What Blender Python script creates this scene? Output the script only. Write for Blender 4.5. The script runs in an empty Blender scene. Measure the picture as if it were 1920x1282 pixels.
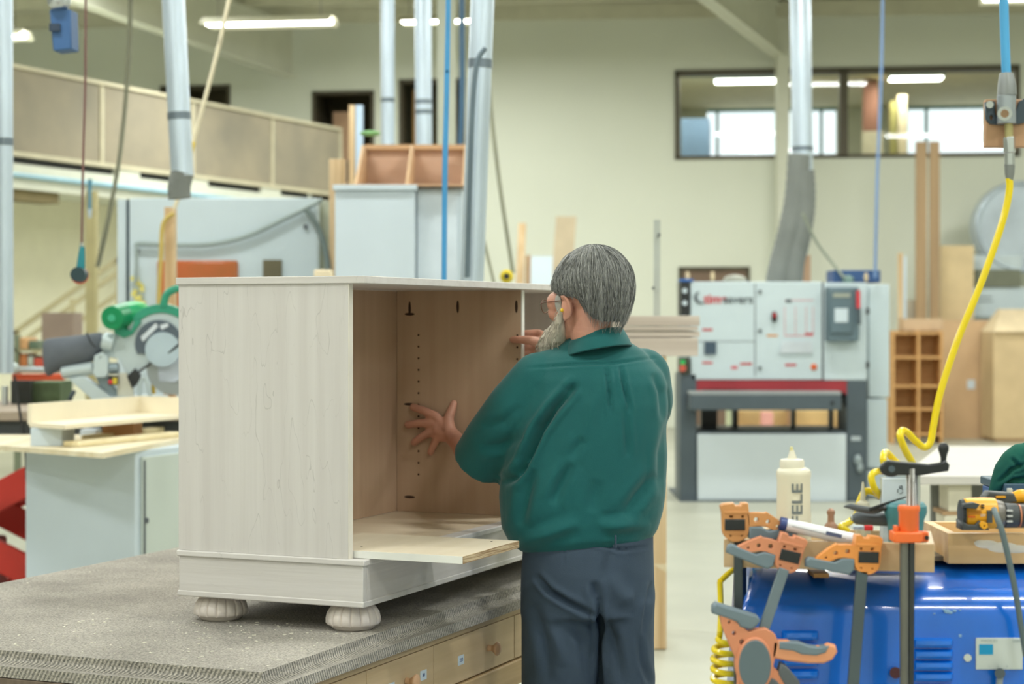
import bpy, bmesh, math, random
from mathutils import Vector, Matrix, noise
from math import sin, cos, pi, radians, sqrt, atan2
random.seed(7)
SC = bpy.context.scene
COL = SC.collection
F, HZ, CZ = 3500.0, 600.0, 1.59          # focal length in px, horizon row, eye height

def P(px, py, Y):
    return Vector(((px-960)/F*Y, Y, CZ-(py-HZ)/F*Y))
def X_(px, Y): return (px-960)/F*Y
def Z_(py, Y): return CZ-(py-HZ)/F*Y
def s(r, g, b):
    f = lambda c: (c/255/12.92) if c/255 <= .04045 else ((c/255+.055)/1.055)**2.4
    return (f(r), f(g), f(b), 1)

# ---------------------------------------------------------------- materials
MATS = {}
def mat(name, rgb, rough=.6, metal=0., var=.06, vs=4., stretch=(1, 1, 1), bump=0., bs=60., emit=0., trans=0., alpha=1., rgb2=None, coat=0., uv=False, detail=4., spec=.5, contrast=None):
    if name in MATS: return MATS[name]
    m = bpy.data.materials.new(name); m.use_nodes = True
    nt = m.node_tree; N = nt.nodes; L = nt.links
    b = N['Principled BSDF']
    c = s(*rgb)
    b.inputs['Roughness'].default_value = rough
    b.inputs['Metallic'].default_value = metal
    b.inputs['Specular IOR Level'].default_value = spec
    b.inputs['Coat Weight'].default_value = coat
    b.inputs['Transmission Weight'].default_value = trans
    b.inputs['Alpha'].default_value = alpha
    tc = N.new('ShaderNodeTexCoord'); mp = N.new('ShaderNodeMapping')
    mp.inputs['Scale'].default_value = stretch
    L.new(tc.outputs['UV' if uv else 'Object'], mp.inputs['Vector'])
    nz = N.new('ShaderNodeTexNoise'); nz.inputs['Scale'].default_value = vs; nz.inputs['Detail'].default_value = detail
    L.new(mp.outputs[0], nz.inputs['Vector'])
    cr = N.new('ShaderNodeValToRGB')
    lo, hi = contrast or (.3, .7)
    cr.color_ramp.elements[0].position = lo; cr.color_ramp.elements[1].position = hi
    if rgb2:
        cr.color_ramp.elements[0].color = s(*rgb2); cr.color_ramp.elements[1].color = c
    else:
        cr.color_ramp.elements[0].color = [x*(1-var*2) for x in c[:3]]+[1]
        cr.color_ramp.elements[1].color = [min(1, x*(1+var)) for x in c[:3]]+[1]
    L.new(nz.outputs['Fac'], cr.inputs[0])
    L.new(cr.outputs[0], b.inputs['Base Color'])
    if emit:
        b.inputs['Emission Color'].default_value = c; b.inputs['Emission Strength'].default_value = emit
    if bump:
        n2 = N.new('ShaderNodeTexNoise'); n2.inputs['Scale'].default_value = bs; L.new(mp.outputs[0], n2.inputs['Vector'])
        bp = N.new('ShaderNodeBump'); bp.inputs['Strength'].default_value = bump; bp.inputs['Distance'].default_value = .01
        L.new(n2.outputs['Fac'], bp.inputs['Height']); L.new(bp.outputs[0], b.inputs['Normal'])
    MATS[name] = m
    return m

def wood(name, c1, c2, axis='z', scale=1., rough=.55, figure=.0, contrast=(.35, .68)):
    """grain running along `axis` of the object; figure>0 adds wandering cathedral lines"""
    if name in MATS: return MATS[name]
    st = {'x': (.8, 22, 22), 'y': (22, .8, 22), 'z': (22, 22, .8)}[axis]
    m = mat(name, c1, rough, rgb2=c2, vs=scale, stretch=st, detail=6, contrast=contrast, bump=.05, bs=scale*4)
    if figure:
        nt = m.node_tree; N = nt.nodes; L = nt.links; b = N['Principled BSDF']
        base = b.inputs['Base Color'].links[0].from_socket
        tc = N.new('ShaderNodeTexCoord')
        mp = N.new('ShaderNodeMapping'); mp.inputs['Scale'].default_value = {'x': (1.2, 5, 5), 'y': (5, 1.2, 5), 'z': (5, 5, 1.2)}[axis]
        L.new(tc.outputs['Object'], mp.inputs[0])
        n1 = N.new('ShaderNodeTexNoise'); n1.inputs['Scale'].default_value = 1.6; n1.inputs['Detail'].default_value = 3.5; n1.inputs['Roughness'].default_value=.55
        L.new(mp.outputs[0], n1.inputs[0])
        mul = N.new('ShaderNodeMath'); mul.operation = 'MULTIPLY'; mul.inputs[1].default_value = 9
        fr = N.new('ShaderNodeMath'); fr.operation = 'FRACT'
        L.new(n1.outputs['Fac'], mul.inputs[0]); L.new(mul.outputs[0], fr.inputs[0])
        r = N.new('ShaderNodeValToRGB'); e = r.color_ramp.elements
        e[0].position = 0; e[0].color = (1, 1, 1, 1); e[1].position = .045; e[1].color = (0, 0, 0, 1)
        L.new(fr.outputs[0], r.inputs[0])
        n3 = N.new('ShaderNodeTexNoise'); n3.inputs['Scale'].default_value = 3.1; L.new(mp.outputs[0], n3.inputs[0])
        r3 = N.new('ShaderNodeValToRGB'); r3.color_ramp.elements[0].position = .42; r3.color_ramp.elements[1].position = .56
        L.new(n3.outputs['Fac'], r3.inputs[0])
        mm = N.new('ShaderNodeMath'); mm.operation = 'MULTIPLY'; L.new(r.outputs[0], mm.inputs[0]); L.new(r3.outputs[0], mm.inputs[1])
        m2 = N.new('ShaderNodeMath'); m2.operation = 'MULTIPLY'; m2.inputs[1].default_value = figure; L.new(mm.outputs[0], m2.inputs[0])
        mx = N.new('ShaderNodeMix'); mx.data_type = 'RGBA'
        L.new(m2.outputs[0], mx.inputs['Factor']); L.new(base, mx.inputs['A']); mx.inputs['B'].default_value = [v*.55 for v in s(*c2)[:3]]+[1]
        L.new(mx.outputs['Result'], b.inputs['Base Color'])
    return m

# ---------------------------------------------------------------- mesh helpers
def smoothpts(pts, n=6):
    pts = [Vector(p) for p in pts]
    if len(pts) < 3: return pts
    out = []
    for i in range(len(pts)-1):
        p0 = pts[max(i-1, 0)]; p1 = pts[i]; p2 = pts[i+1]; p3 = pts[min(i+2, len(pts)-1)]
        for k in range(n):
            t = k/n
            out.append(.5*((2*p1)+(-p0+p2)*t+(2*p0-5*p1+4*p2-p3)*t*t+(-p0+3*p1-3*p2+p3)*t**3))
    out.append(pts[-1])
    return out

class MB:
    def __init__(self): self.b = bmesh.new()
    def faces(self, vs, fs, M=None):
        v = [self.b.verts.new((M @ Vector(p)) if M is not None else p) for p in vs]
        for f in fs:
            try: self.b.faces.new([v[i] for i in f])
            except ValueError: pass
        return self
    def box(self, x0, x1, y0, y1, z0, z1, M=None):
        vs = [(x0, y0, z0), (x1, y0, z0), (x1, y1, z0), (x0, y1, z0), (x0, y0, z1), (x1, y0, z1), (x1, y1, z1), (x0, y1, z1)]
        return self.faces(vs, [(0, 3, 2, 1), (4, 5, 6, 7), (0, 1, 5, 4), (1, 2, 6, 5), (2, 3, 7, 6), (3, 0, 4, 7)], M)
    def cbox(self, c, sz, M=None):
        c = Vector(c); h = Vector(sz)/2
        T = Matrix.Translation(c) @ (M if M is not None else Matrix())
        return self.box(-h.x, h.x, -h.y, h.y, -h.z, h.z, T)
    def px(self, l, t, r, b, Y, d):
        """box whose front face stands at distance Y and reaches back by d"""
        return self.box(X_(l, Y), X_(r, Y), Y, Y+d, Z_(b, Y), Z_(t, Y))
    def bar(self, p0, p1, w, h=None, up=(0, 0, 1)):
        p0 = Vector(p0); p1 = Vector(p1); h = h or w
        d = (p1-p0); L = d.length; d.normalize()
        up = Vector(up)
        if abs(d.dot(up)) > .98: up = Vector((0, 1, 0))
        x = up.cross(d).normalized(); z = d.cross(x).normalized()
        M = Matrix((x, d, z)).transposed().to_4x4(); M.translation = p0
        return self.box(-w/2, w/2, 0, L, -h/2, h/2, M)
    def loft(self, rings, cap=True, M=None):
        n = len(rings[0])
        vs = [p for r in rings for p in r]; fs = []
        for i in range(len(rings)-1):
            for j in range(n):
                a = i*n+j; b = i*n+(j+1) % n
                fs.append((a, b, b+n, a+n))
        if cap:
            fs.append(tuple(range(n))[::-1]); k = (len(rings)-1)*n
            fs.append(tuple(range(k, k+n)))
        return self.faces(vs, fs, M)
    def tube(self, pts, r, seg=10, sm=0, cap=True):
        pts = smoothpts(pts, sm) if sm else [Vector(p) for p in pts]
        rr = r if isinstance(r, (list, tuple)) else None
        rings = []; prev = None
        for i, p in enumerate(pts):
            d = (pts[min(i+1, len(pts)-1)]-pts[max(i-1, 0)]).normalized()
            if prev is None:
                a = Vector((0, 0, 1)) if abs(d.z) < .9 else Vector((0, 1, 0))
                x = a.cross(d).normalized()
            else:
                x = (prev-d*prev.dot(d)).normalized()
            prev = x; y = d.cross(x)
            if rr:
                t = i/(len(pts)-1)*(len(rr)-1); k = min(int(t), len(rr)-2); ri = rr[k]+(rr[k+1]-rr[k])*(t-k)
            else: ri = r
            rings.append([p+x*ri*cos(2*pi*j/seg)+y*ri*sin(2*pi*j/seg) for j in range(seg)])
        return self.loft(rings, cap)
    def cyl(self, p0, p1, r0, r1=None, seg=20):
        return self.tube([p0, p1], [r0, r0 if r1 is None else r1], seg)
    def ball(self, c, r, seg=20, R=None, fl=None):
        c = Vector(c); r = Vector(r) if not isinstance(r, (int, float)) else Vector((r, r, r))
        M = Matrix.Translation(c) @ (R.to_4x4() if R is not None else Matrix()) @ Matrix.Diagonal((*r, 1))
        rings = []; n = seg//2
        for i in range(1, n):
            a = pi*i/n
            rings.append([Vector((sin(a)*cos(2*pi*j/seg), sin(a)*sin(2*pi*j/seg), cos(a))) for j in range(seg)])
        vs = [p for q in rings for p in q]+[Vector((0, 0, 1)), Vector((0, 0, -1))]
        fs = []
        for i in range(len(rings)-1):
            for j in range(seg):
                a = i*seg+j; b = i*seg+(j+1) % seg; fs.append((a, a+seg, b+seg, b))
        k = len(vs)-2; m = (len(rings)-1)*seg
        for j in range(seg):
            fs.append((k, j, (j+1) % seg)); fs.append((k+1, m+(j+1) % seg, m+j))
        return self.faces(vs, fs, M)
    def lathe(self, prof, c=(0, 0, 0), seg=28, M=None, flute=0, depth=0.):
        T = Matrix.Translation(Vector(c)) @ (M.to_4x4() if M is not None else Matrix())
        rings = []
        for r, z in prof:
            rings.append([Vector(((r-(depth*max(0, 1-abs(((j/seg*flute) % 1)-.5)*2*9) if False else (depth if flute and (j % (seg//flute) == 0) else 0))*min(1, r/.02))*cos(2*pi*j/seg), (r-((depth if flute and (j % (seg//flute) == 0) else 0)))*sin(2*pi*j/seg), z)) for j in range(seg)])
        return self.loft(rings, True, T)
    def limb(self, pts, rad, seg=16):
        """chain of tapered capsules (overlapping closed solids, fused later)"""
        pts = [Vector(p) for p in pts]
        for i, p in enumerate(pts):
            self.ball(p, rad[i], seg)
            if i: self.cyl(pts[i-1], p, rad[i-1], rad[i], seg)
        return self
    def build(self, name, m, parent=None, bevel=0., seg=2, ang=35, local=False, mesh_only=False):
        bmesh.ops.recalc_face_normals(self.b, faces=self.b.faces)
        lim = radians(ang)
        for f in self.b.faces: f.smooth = True
        for e in self.b.edges:
            if len(e.link_faces) == 2 and e.calc_face_angle(0) > lim: e.smooth = False
        me = bpy.data.meshes.new(name); self.b.to_mesh(me); self.b.free()
        return link(name, me, m, parent, bevel, seg, local)

TM = {}
def link(name, me, m, parent=None, bevel=0., seg=2, local=False):
    o = bpy.data.objects.new(name, me); COL.objects.link(o)
    if m is not None: me.materials.append(m)
    if parent is not None:
        o.parent = parent
        if not local and parent.name in TM: o.matrix_parent_inverse = TM[parent.name].inverted()
    TM[o.name] = TM[parent.name] if (local and parent is not None and parent.name in TM) else Matrix()
    if bevel:
        md = o.modifiers.new('bevel', 'BEVEL'); md.width = bevel; md.segments = seg; md.limit_method = 'ANGLE'; md.angle_limit = radians(40)
        md.harden_normals = False
    return o
# meshes are written in world metres unless local=True; TM remembers each Empty's frame
def thing(name, label, cat, loc=(0, 0, 0), rotz=0., group=None, kind=None):
    o = bpy.data.objects.new(name, None); COL.objects.link(o); o.empty_display_size = .05
    o.location = loc; o.rotation_euler = (0, 0, rotz)
    TM[o.name] = Matrix.Translation(Vector(loc)) @ Matrix.Rotation(rotz, 4, 'Z')
    if kind: o['kind'] = kind
    else:
        o['label'] = label; o['category'] = cat
    if group: o['group'] = group
    return o
def tag(o, label, cat, group=None, kind=None):
    o['label'] = label; o['category'] = cat
    if group: o['group'] = group
    if kind: o['kind'] = kind
    return o
def struct(name, mb, m, parent=None, bevel=0.):
    o = mb.build(name, m, parent, bevel)
    if parent is None: o['kind'] = 'structure'
    return o
def plab(o, l): o['label'] = l; return o

def shape(name, outer, holes, Y, thick, m, parent, bev=.0012, dy=0.):
    """flat-faced part cut from plate: outline in rows and columns at distance Y, given real thickness"""
    cu = bpy.data.curves.new(name, 'CURVE'); cu.dimensions = '2D'; cu.fill_mode = 'BOTH'
    cu.extrude = max(thick/2-bev, .0005); cu.bevel_depth = bev; cu.bevel_resolution = 1
    for lp in [outer]+list(holes):
        sp = cu.splines.new('POLY'); sp.points.add(len(lp)-1); sp.use_cyclic_u = True
        for i, (x, y) in enumerate(lp): sp.points[i].co = (X_(x, Y), Z_(y, Y), 0, 1)
    o = bpy.data.objects.new(name, cu); COL.objects.link(o)
    dg = bpy.context.evaluated_depsgraph_get()
    me = bpy.data.meshes.new_from_object(o.evaluated_get(dg)); bpy.data.objects.remove(o)
    me.transform(Matrix(((1, 0, 0, 0), (0, 0, -1, Y+dy+thick/2), (0, 1, 0, 0), (0, 0, 0, 1))))
    me.materials.clear()
    return link(name, me, m, parent)
def ring2(cx, cy, rx, ry=None, n=20):
    ry = ry or rx
    return [(cx+rx*cos(2*pi*i/n), cy+ry*sin(2*pi*i/n)) for i in range(n)]
def text(name, body, size, M, m, parent, ext=.0006, align='CENTER', local=False, bold=0., xs=1.):
    cu = bpy.data.curves.new(name, 'FONT'); cu.body = body; cu.size = size; cu.extrude = ext; cu.align_x = align; cu.align_y = 'CENTER'; cu.offset = bold
    o = bpy.data.objects.new(name, cu); COL.objects.link(o)
    dg = bpy.context.evaluated_depsgraph_get()
    me = bpy.data.meshes.new_from_object(o.evaluated_get(dg)); bpy.data.objects.remove(o)
    me.transform(M @ Matrix.Diagonal((xs, 1, 1, 1))); me.materials.clear()
    return link(name, me, m, parent, local=local)
def facing(p, roll=0.):
    """matrix laying text in the plane facing the camera side (-Y)"""
    return Matrix.Translation(p) @ Matrix.Rotation(roll, 4, 'Y') @ Matrix.Rotation(pi/2, 4, 'X')
def bake(mb, voxel, it=4, fac=.5):
    me = bpy.data.meshes.new('t'); bmesh.ops.recalc_face_normals(mb.b, faces=mb.b.faces); mb.b.to_mesh(me); mb.b.free()
    o = bpy.data.objects.new('t', me); COL.objects.link(o)
    r = o.modifiers.new('r', 'REMESH'); r.mode = 'VOXEL'; r.voxel_size = voxel
    if it:
        q = o.modifiers.new('s', 'SMOOTH'); q.iterations = it; q.factor = fac
    dg = bpy.context.evaluated_depsgraph_get()
    out = bpy.data.meshes.new_from_object(o.evaluated_get(dg)); bpy.data.objects.remove(o)
    for p in out.polygons: p.use_smooth = True
    return out
def topx(v): return (960+F*v.x/v.y, HZ-F*(v.z-CZ)/v.y)
def segdist(x, y, a, b):
    ax, ay = a; bx, by = b; dx, dy = bx-ax, by-ay; L = dx*dx+dy*dy
    t = 0 if L == 0 else max(0, min(1, ((x-ax)*dx+(y-ay)*dy)/L))
    return sqrt((x-ax-t*dx)**2+(y-ay-t*dy)**2), t
CS = 1.5
def crease(me, folds, ymax=None):
    """press fold lines into cloth: folds = [(polyline, width, depth)] on the side towards the viewer"""
    me.update()
    nrm = [v.normal.copy() for v in me.vertices]
    for v, n in zip(me.vertices, nrm):
        if n.y > .25: continue
        x, y = topx(v.co); d = 0
        for pl, w, dep in folds:
            xs = [p[0] for p in pl]; ys = [p[1] for p in pl]
            if x < min(xs)-3*w or x > max(xs)+3*w or y < min(ys)-3*w or y > max(ys)+3*w: continue
            best, fr_ = 1e9, 0
            for i in range(len(pl)-1):
                dd_, tt_ = segdist(x, y, pl[i], pl[i+1])
                if dd_ < best: best, fr_ = dd_, (i+tt_)/(len(pl)-1)
            dep_ = dep*max(0, sin(pi*min(1, max(0, fr_))))**.6
            d += CS*dep_*(math.exp(-(best/w)**2)-.35*math.exp(-((best-2.2*w)/w)**2))
        if d: v.co = v.co-n*d*min(1, (.25-n.y)*2)
    me.update()

# ---------------------------------------------------------------- camera
cam = bpy.data.cameras.new('camera'); co = bpy.data.objects.new('camera', cam); COL.objects.link(co)
co.location = (0, 0, CZ); co.rotation_euler = (pi/2, 0, 0)
cam.sensor_width = 36; cam.lens = F/1920*36; cam.shift_y = -(641-HZ)/1920
cam.clip_end = 200; cam.dof.use_dof = True; cam.dof.focus_distance = 4.45; cam.dof.aperture_fstop = 4.0
SC.camera = co
SC.view_settings.view_transform = 'Standard'; SC.view_settings.look = 'None'; SC.view_settings.gamma = 1; SC.view_settings.exposure = EXPO = 0.0
w = bpy.data.worlds.new('world'); SC.world = w; w.use_nodes = True
w.node_tree.nodes['Background'].inputs[0].default_value = (.92, .98, 1, 1)
w.node_tree.nodes['Background'].inputs[1].default_value = 1.4
ANG = atan2(.92, .392)           # the workshop's long axis: x' recedes to the right, y' runs to the left
DX = Vector((cos(ANG), sin(ANG), 0)); UX = Vector((-sin(ANG), cos(ANG), 0))

# ---------------------------------------------------------------- common materials
cream = mat('cream_wall_paint', (219, 222, 207), .8, var=.015, vs=.6)
ceilm = mat('ceiling_deck', (196, 194, 172), .8, var=.04)
steelw = mat('cream_painted_steel', (212, 213, 196), .6, var=.02)
galv = mat('galvanised_steel', (206, 220, 234), .34, .55, var=.08, vs=3, stretch=(6, 6, .6))
alum = mat('bright_steel', (205, 210, 214), .25, .9, var=.05)
white = mat('white_laminate', (198, 211, 220), .45, var=.012)
whitep = mat('white_powder_coat', (194, 208, 214), .4, var=.012)
dark = mat('dark_gap', (40, 42, 40), .8)
black = mat('black_plastic', (32, 35, 38), .4)
greyd = mat('dark_grey_paint', (76, 88, 96), .5)
mdf = mat('mdf_board', (200, 162, 130), .75, var=.04)
pine = wood('pine_wood', (226, 204, 164), (200, 168, 120), 'x', 1.2)
pinez = wood('pine_upright', (220, 196, 158), (190, 158, 116), 'z', 1.2)
ply = wood('pale_ply', (232, 218, 190), (214, 196, 160), 'x', 1.)
browni = mat('brown_board', (172, 140, 104), .7, var=.05)
rubber = mat('grey_rubber', (92, 98, 102), .7)
# ================================================================ SETTING
WA = radians(7.1)
WM = Matrix.Translation((0, 28, 0)) @ Matrix.Rotation(-WA, 4, 'Z')     # back wall frame
def wl(px, py):
    """where a picture ray meets the back wall, in wall coordinates (x along, z up)"""
    r = (px-960)/F; Y = 28/(1+math.tan(WA)*r); return r*Y/cos(WA), CZ-(py-HZ)/F*Y
def wrect(l, t, r, b):
    x0, zt = wl(l, (t)); x1, _ = wl(r, t); _, zb = wl((l+r)/2, b); _, zt = wl((l+r)/2, t)
    return x0, x1, zb, zt
concrete = mat('concrete_floor', (184, 184, 168), .4, var=.05, vs=1.2, bump=.03, bs=6, rgb2=(166, 167, 152), contrast=(.25, .75))
struct('floor', MB().box(-16, 14, -4, 37, -.1, 0), concrete)
# back wall with its openings (all set from the same frame)
ops = {'win': wrect(1265, 127, 1912, 296), 'do1': wrect(585, 170, 702, 262), 'do2': wrect(748, 148, 872, 262),
       'do0': wrect(300, 160, 432, 205), 'do3': wrect(1272, 500, 1406, 799)}
ops['do3'] = (ops['do3'][0], ops['do3'][1], 0, ops['do3'][3])
for k in ('do0', 'do1', 'do2'): ops[k] = (ops[k][0], ops[k][1], 2.95, ops[k][3])
xs = sorted({-16, 13}|{v for o in ops.values() for v in o[:2]}); 
wb = MB(); TOPZ = 6.6
for i in range(len(xs)-1):
    xa, xb = xs[i], xs[i+1]; xm = (xa+xb)/2
    hs = sorted([(o[2], o[3]) for o in ops.values() if o[0] <= xm <= o[1]])
    z = 0
    for a, b in hs:
        if a > z: wb.box(xa, xb, 0, .25, z, a, WM)
        z = b
    wb.box(xa, xb, 0, .25, z, TOPZ, WM)
bmesh.ops.remove_doubles(wb.b, verts=wb.b.verts, dist=.0005)
struct('wall_back', wb, cream)
struct('wall_left', MB().box(-16, -15.8, -4, 31, 0, 9), cream)
struct('wall_right', MB().box(12.4, 12.6, -4, 29, 0, 9), cream)
struct('wall_front', MB().box(-16, 13, -4.2, -4, 0, 9), cream)
# sloping roof deck rising towards the viewer
def roofz(y): return 6.15+.07*(28-y)
struct('ceiling', MB().faces([(-16, -4, roofz(-4)), (13, -4, roofz(-4)), (13, 30, roofz(30)), (-16, 30, roofz(30)), (-16, -4, roofz(-4)+.1), (13, -4, roofz(-4)+.1), (13, 30, roofz(30)+.1), (-16, 30, roofz(30)+.1)],
    [(0, 1, 2, 3), (7, 6, 5, 4), (0, 4, 5, 1), (1, 5, 6, 2), (2, 6, 7, 3), (3, 7, 4, 0)]), ceilm)
n = 1
for k in range(9):
    y = 27.3-k*1.1
    b = MB(); z = roofz(y)
    b.box(-15, 12.6, 0, .07, -.22, .0, Matrix.Translation((0, y, z)) @ Matrix.Rotation(-WA*.7, 4, 'Z'))
    struct('trim_%d' % n, b, ceilm); n += 1
def rafter(px, py, Yw, L, drop=.62, rise=.072):
    global n
    p = P(px, py, Yw); b = MB()
    a = Vector((p.x, p.y, p.z)); e = a-DX*L+Vector((0, 0, rise*L))
    for off, w_, h0, h1 in ((0, .02, 0, drop), (0, .2, 0, .02), (0, .2, drop, drop+.02)):
        x = UX*w_/2
        q = [a-x, a+x, e+x, e-x]
        vs = [v+Vector((0, 0, h0)) for v in q]+[v+Vector((0, 0, h1)) for v in q]
        b.faces(vs, [(0, 3, 2, 1), (4, 5, 6, 7), (0, 1, 5, 4), (1, 2, 6, 5), (2, 3, 7, 6), (3, 0, 4, 7)])
    struct('trim_%d' % n, b, steelw); n += 1
rafter(1462, 108, 27.2, 20, .7)
rafter(548, 147, 27.9, 20, .75, .055)
b = MB(); b.px(1458, -60, 1480, 800, 27.05, .28); struct('column_steel', b, steelw)
b = MB(); b.px(820, -90, 853, 1000, 17.5, .17); struct('column_beige', b, steelw)

# clerestory window into the room upstairs
fr = mat('bronze_window_frame', (84, 78, 62), .5, .3)
x0, x1, zb, zt = ops['win']; wf = MB(); fw = .07
wf.box(x0, x1, -.03, .25, zt-fw, zt, WM).box(x0, x1, -.03, .25, zb, zb+fw*.8, WM)
wf.box(x0, x0+fw, -.03, .25, zb, zt, WM).box(x1-fw, x1, -.03, .25, zb, zt, WM)
xm0, _ = wl(1574, 200); xm1, _ = wl(1590, 200)
wf.box(xm0, xm1, -.03, .25, zb, zt, WM)
wo = struct('window_1', wf, fr)
glass = bpy.data.materials.new('window_glass'); glass.use_nodes = True
nt = glass.node_tree; nt.nodes.clear()
o_ = nt.nodes.new('ShaderNodeOutputMaterial'); mx = nt.nodes.new('ShaderNodeMixShader'); tr = nt.nodes.new('ShaderNodeBsdfTransparent'); gl = nt.nodes.new('ShaderNodeBsdfGlossy')
gl.inputs['Roughness'].default_value = .03; tr.inputs[0].default_value = (.96, .99, .98, 1); mx.inputs[0].default_value = .025
nt.links.new(tr.outputs[0], mx.inputs[1]); nt.links.new(gl.outputs[0], mx.inputs[2]); nt.links.new(mx.outputs[0], o_.inputs[0])
for a, c in ((x0+fw, xm0), (xm1, x1-fw)):
    MB().box(a, c, .1, .11, zb+fw*.8, zt-fw, WM).build('window_pane', glass, wo)
# the upstairs room behind it
ob = MB(); RX0, RX1, RZ0, RZ1, RY = x0-.4, x1+3.4, 3.0, 5.72, 9.
ob.box(RX0, RX1, .25, RY, RZ0-.1, RZ0, WM); struct('floor_upstairs', ob, concrete)
struct('ceiling_upstairs', MB().box(RX0, RX1, .25, RY, RZ1, RZ1+.1, WM), mat('upstairs_ceiling', (205, 196, 160), .8))
struct('wall_upstairs_left', MB().box(RX0-.1, RX0, .25, RY, RZ0, RZ1, WM), steelw)
struct('wall_upstairs_right', MB().box(RX1, RX1+.1, .25, RY, RZ0, RZ1, WM), steelw)
def far(px, py):     # point on the far wall of that room
    r = (px-960)/F; D = 28+RY/cos(WA); Y = D/(1+math.tan(WA)*r); return r*Y/cos(WA)-(RY*math.tan(WA)), CZ-(py-HZ)/F*Y
fx = [far(1325, 200)[0], far(1568, 200)[0], far(1702, 200)[0], far(2000, 200)[0]]
z1 = far(1450, 203)[1]; z0 = RZ0+.5
b = MB(); b.box(RX0-.1, RX1+.1, RY, RY+.15, z1, RZ1, WM).box(RX0-.1, RX1+.1, RY, RY+.15, RZ0, z0, WM)
for a, c in ((RX0-.1, fx[0]), (fx[1], fx[2]), (fx[3], RX1+.1)): b.box(a, c, RY, RY+.15, z0, z1, WM)
struct('wall_upstairs_back', b, steelw)
teal = mat('teal_frame', (120, 170, 175), .4)
for i, (a, c, mu) in enumerate(((fx[0], fx[1], (1345, 1467, 1540)), (fx[2], fx[3], (1737,)))):
    b = MB(); b.box(a, c, RY-.03, RY+.1, z1-.06, z1, WM).box(a, c, RY-.03, RY+.1, z0, z0+.06, WM)
    for m_ in mu:
        q = far(m_, 200)[0]; b.box(q-.03, q+.03, RY-.03, RY+.1, z0, z1, WM)
    struct('window_%d' % (i+2), b, teal)
tube = mat('lit_tube', (255, 252, 235), .5, emit=14., var=0)
def wthing(name, lab, cat, l, t, r, b_, dep, m, y0=1., group=None, bevel=.0):
    """object standing in the upstairs room"""
    rr = (l-960)/F; D = 28+y0/cos(WA); k = math.tan(WA)
    def f(px): 
        q = (px-960)/F; Y = D/(1+k*q); return q*Y/cos(WA)-y0*math.tan(WA), Y
    xa, Y = f(l); xb, _ = f(r)
    o = MB().box(xa, xb, y0, y0+dep, RZ0, CZ-(t-HZ)/F*Y, WM).build(name, m, None, bevel)
    tag(o, lab, cat, group); return o
for l, t, r, bt, y0, lab in ((1276, 141, 1362, 143, 2.2, 'left lit ceiling lamp seen through the left pane of the high window'), (1338, 163, 1474, 165, 4.0, 'middle lit ceiling lamp seen through the left pane of the high window'), (1668, 155, 1772, 157, 4.0, 'lit ceiling lamp seen through the right pane of the high window')):
    D = 28+y0/cos(WA); q = (l-960)/F; Y = D/(1+math.tan(WA)*q); xa = q*Y/cos(WA)-y0*math.tan(WA)
    q = (r-960)/F; Y = D/(1+math.tan(WA)*q); xb = q*Y/cos(WA)-y0*math.tan(WA)
    t_ = thing('ceiling_lamp', lab, 'lamp', WM @ Vector(((xa+xb)/2, y0, RZ1)))
    MB().box(xa, xb, y0, y0+.5, RZ1-.06, RZ1, WM).build('lamp_housing', white, t_)
    MB().box(xa+.03, xb-.03, y0+.03, y0+.47, RZ1-.075, RZ1-.055, WM).build('diffuser', tube, t_)
    li = bpy.data.lights.new('lamp_glow', 'AREA'); li.shape = 'RECTANGLE'; li.size = xb-xa; li.size_y = .4; li.energy = 35; li.color = (1, .97, .85)
    lo = bpy.data.objects.new('lamp_glow', li); COL.objects.link(lo); lo.parent = t_; lo.location = (0, .25, -.09)
bl = mat('blue_lockers', (104, 130, 160), .5, var=.05)
o = wthing('locker_row', 'blue locker row by the left edge of the high window', 'lockers', 1277, 222, 1330, 420, 1.2, bl, 3.2)
wthing('brick_post', 'reddish brown post seen through the right pane of the high window', 'post', 1619, 150, 1646, 420, .3, mat('red_brown', (150, 104, 86), .7), 4.6)
wthing('poster_board', 'cream poster board in front of the reddish post upstairs', 'poster board', 1617, 246, 1655, 420, .06, mat('paper_cream', (225, 215, 190), .8), 4.4)
wthing('olive_cabinet', 'olive tall cabinet beside the cream door upstairs', 'cabinet', 1669, 190, 1682, 420, .4, mat('olive_paint', (168, 160, 96), .7), 4.4)
wthing('cream_door_leaf', 'open cream door leaf left of the bright far window upstairs', 'door', 1684, 178, 1700, 420, .9, mat('cream_leaf', (230, 214, 180), .7), 4.4)
# rooms behind the other openings, their dimness put into the wall colour
db = mat('dim_room_shade', (96, 88, 66), .9)
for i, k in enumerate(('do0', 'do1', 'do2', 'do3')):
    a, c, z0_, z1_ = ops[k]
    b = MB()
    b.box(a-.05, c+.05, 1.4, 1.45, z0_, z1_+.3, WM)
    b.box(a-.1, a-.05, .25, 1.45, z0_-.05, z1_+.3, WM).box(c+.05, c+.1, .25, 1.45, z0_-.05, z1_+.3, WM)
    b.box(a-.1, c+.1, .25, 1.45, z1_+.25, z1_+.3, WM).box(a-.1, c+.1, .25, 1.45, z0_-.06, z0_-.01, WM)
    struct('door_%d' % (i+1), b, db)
    b = MB(); f_ = .05
    b.box(a, c, -.02, .25, z1_-f_, z1_, WM).box(a, a+f_, -.02, .25, z0_, z1_, WM).box(c-f_, c, -.02, .25, z0_, z1_, WM)
    struct('trim_%d' % n, b, fr); n += 1
a, c, z0_, z1_ = ops['do3']
struct('door_leaf_5', MB().box(a+.05, c-.05, .03, .08, 0, z1_-.05, WM), mat('brown_door', (124, 102, 84), .6))
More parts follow.
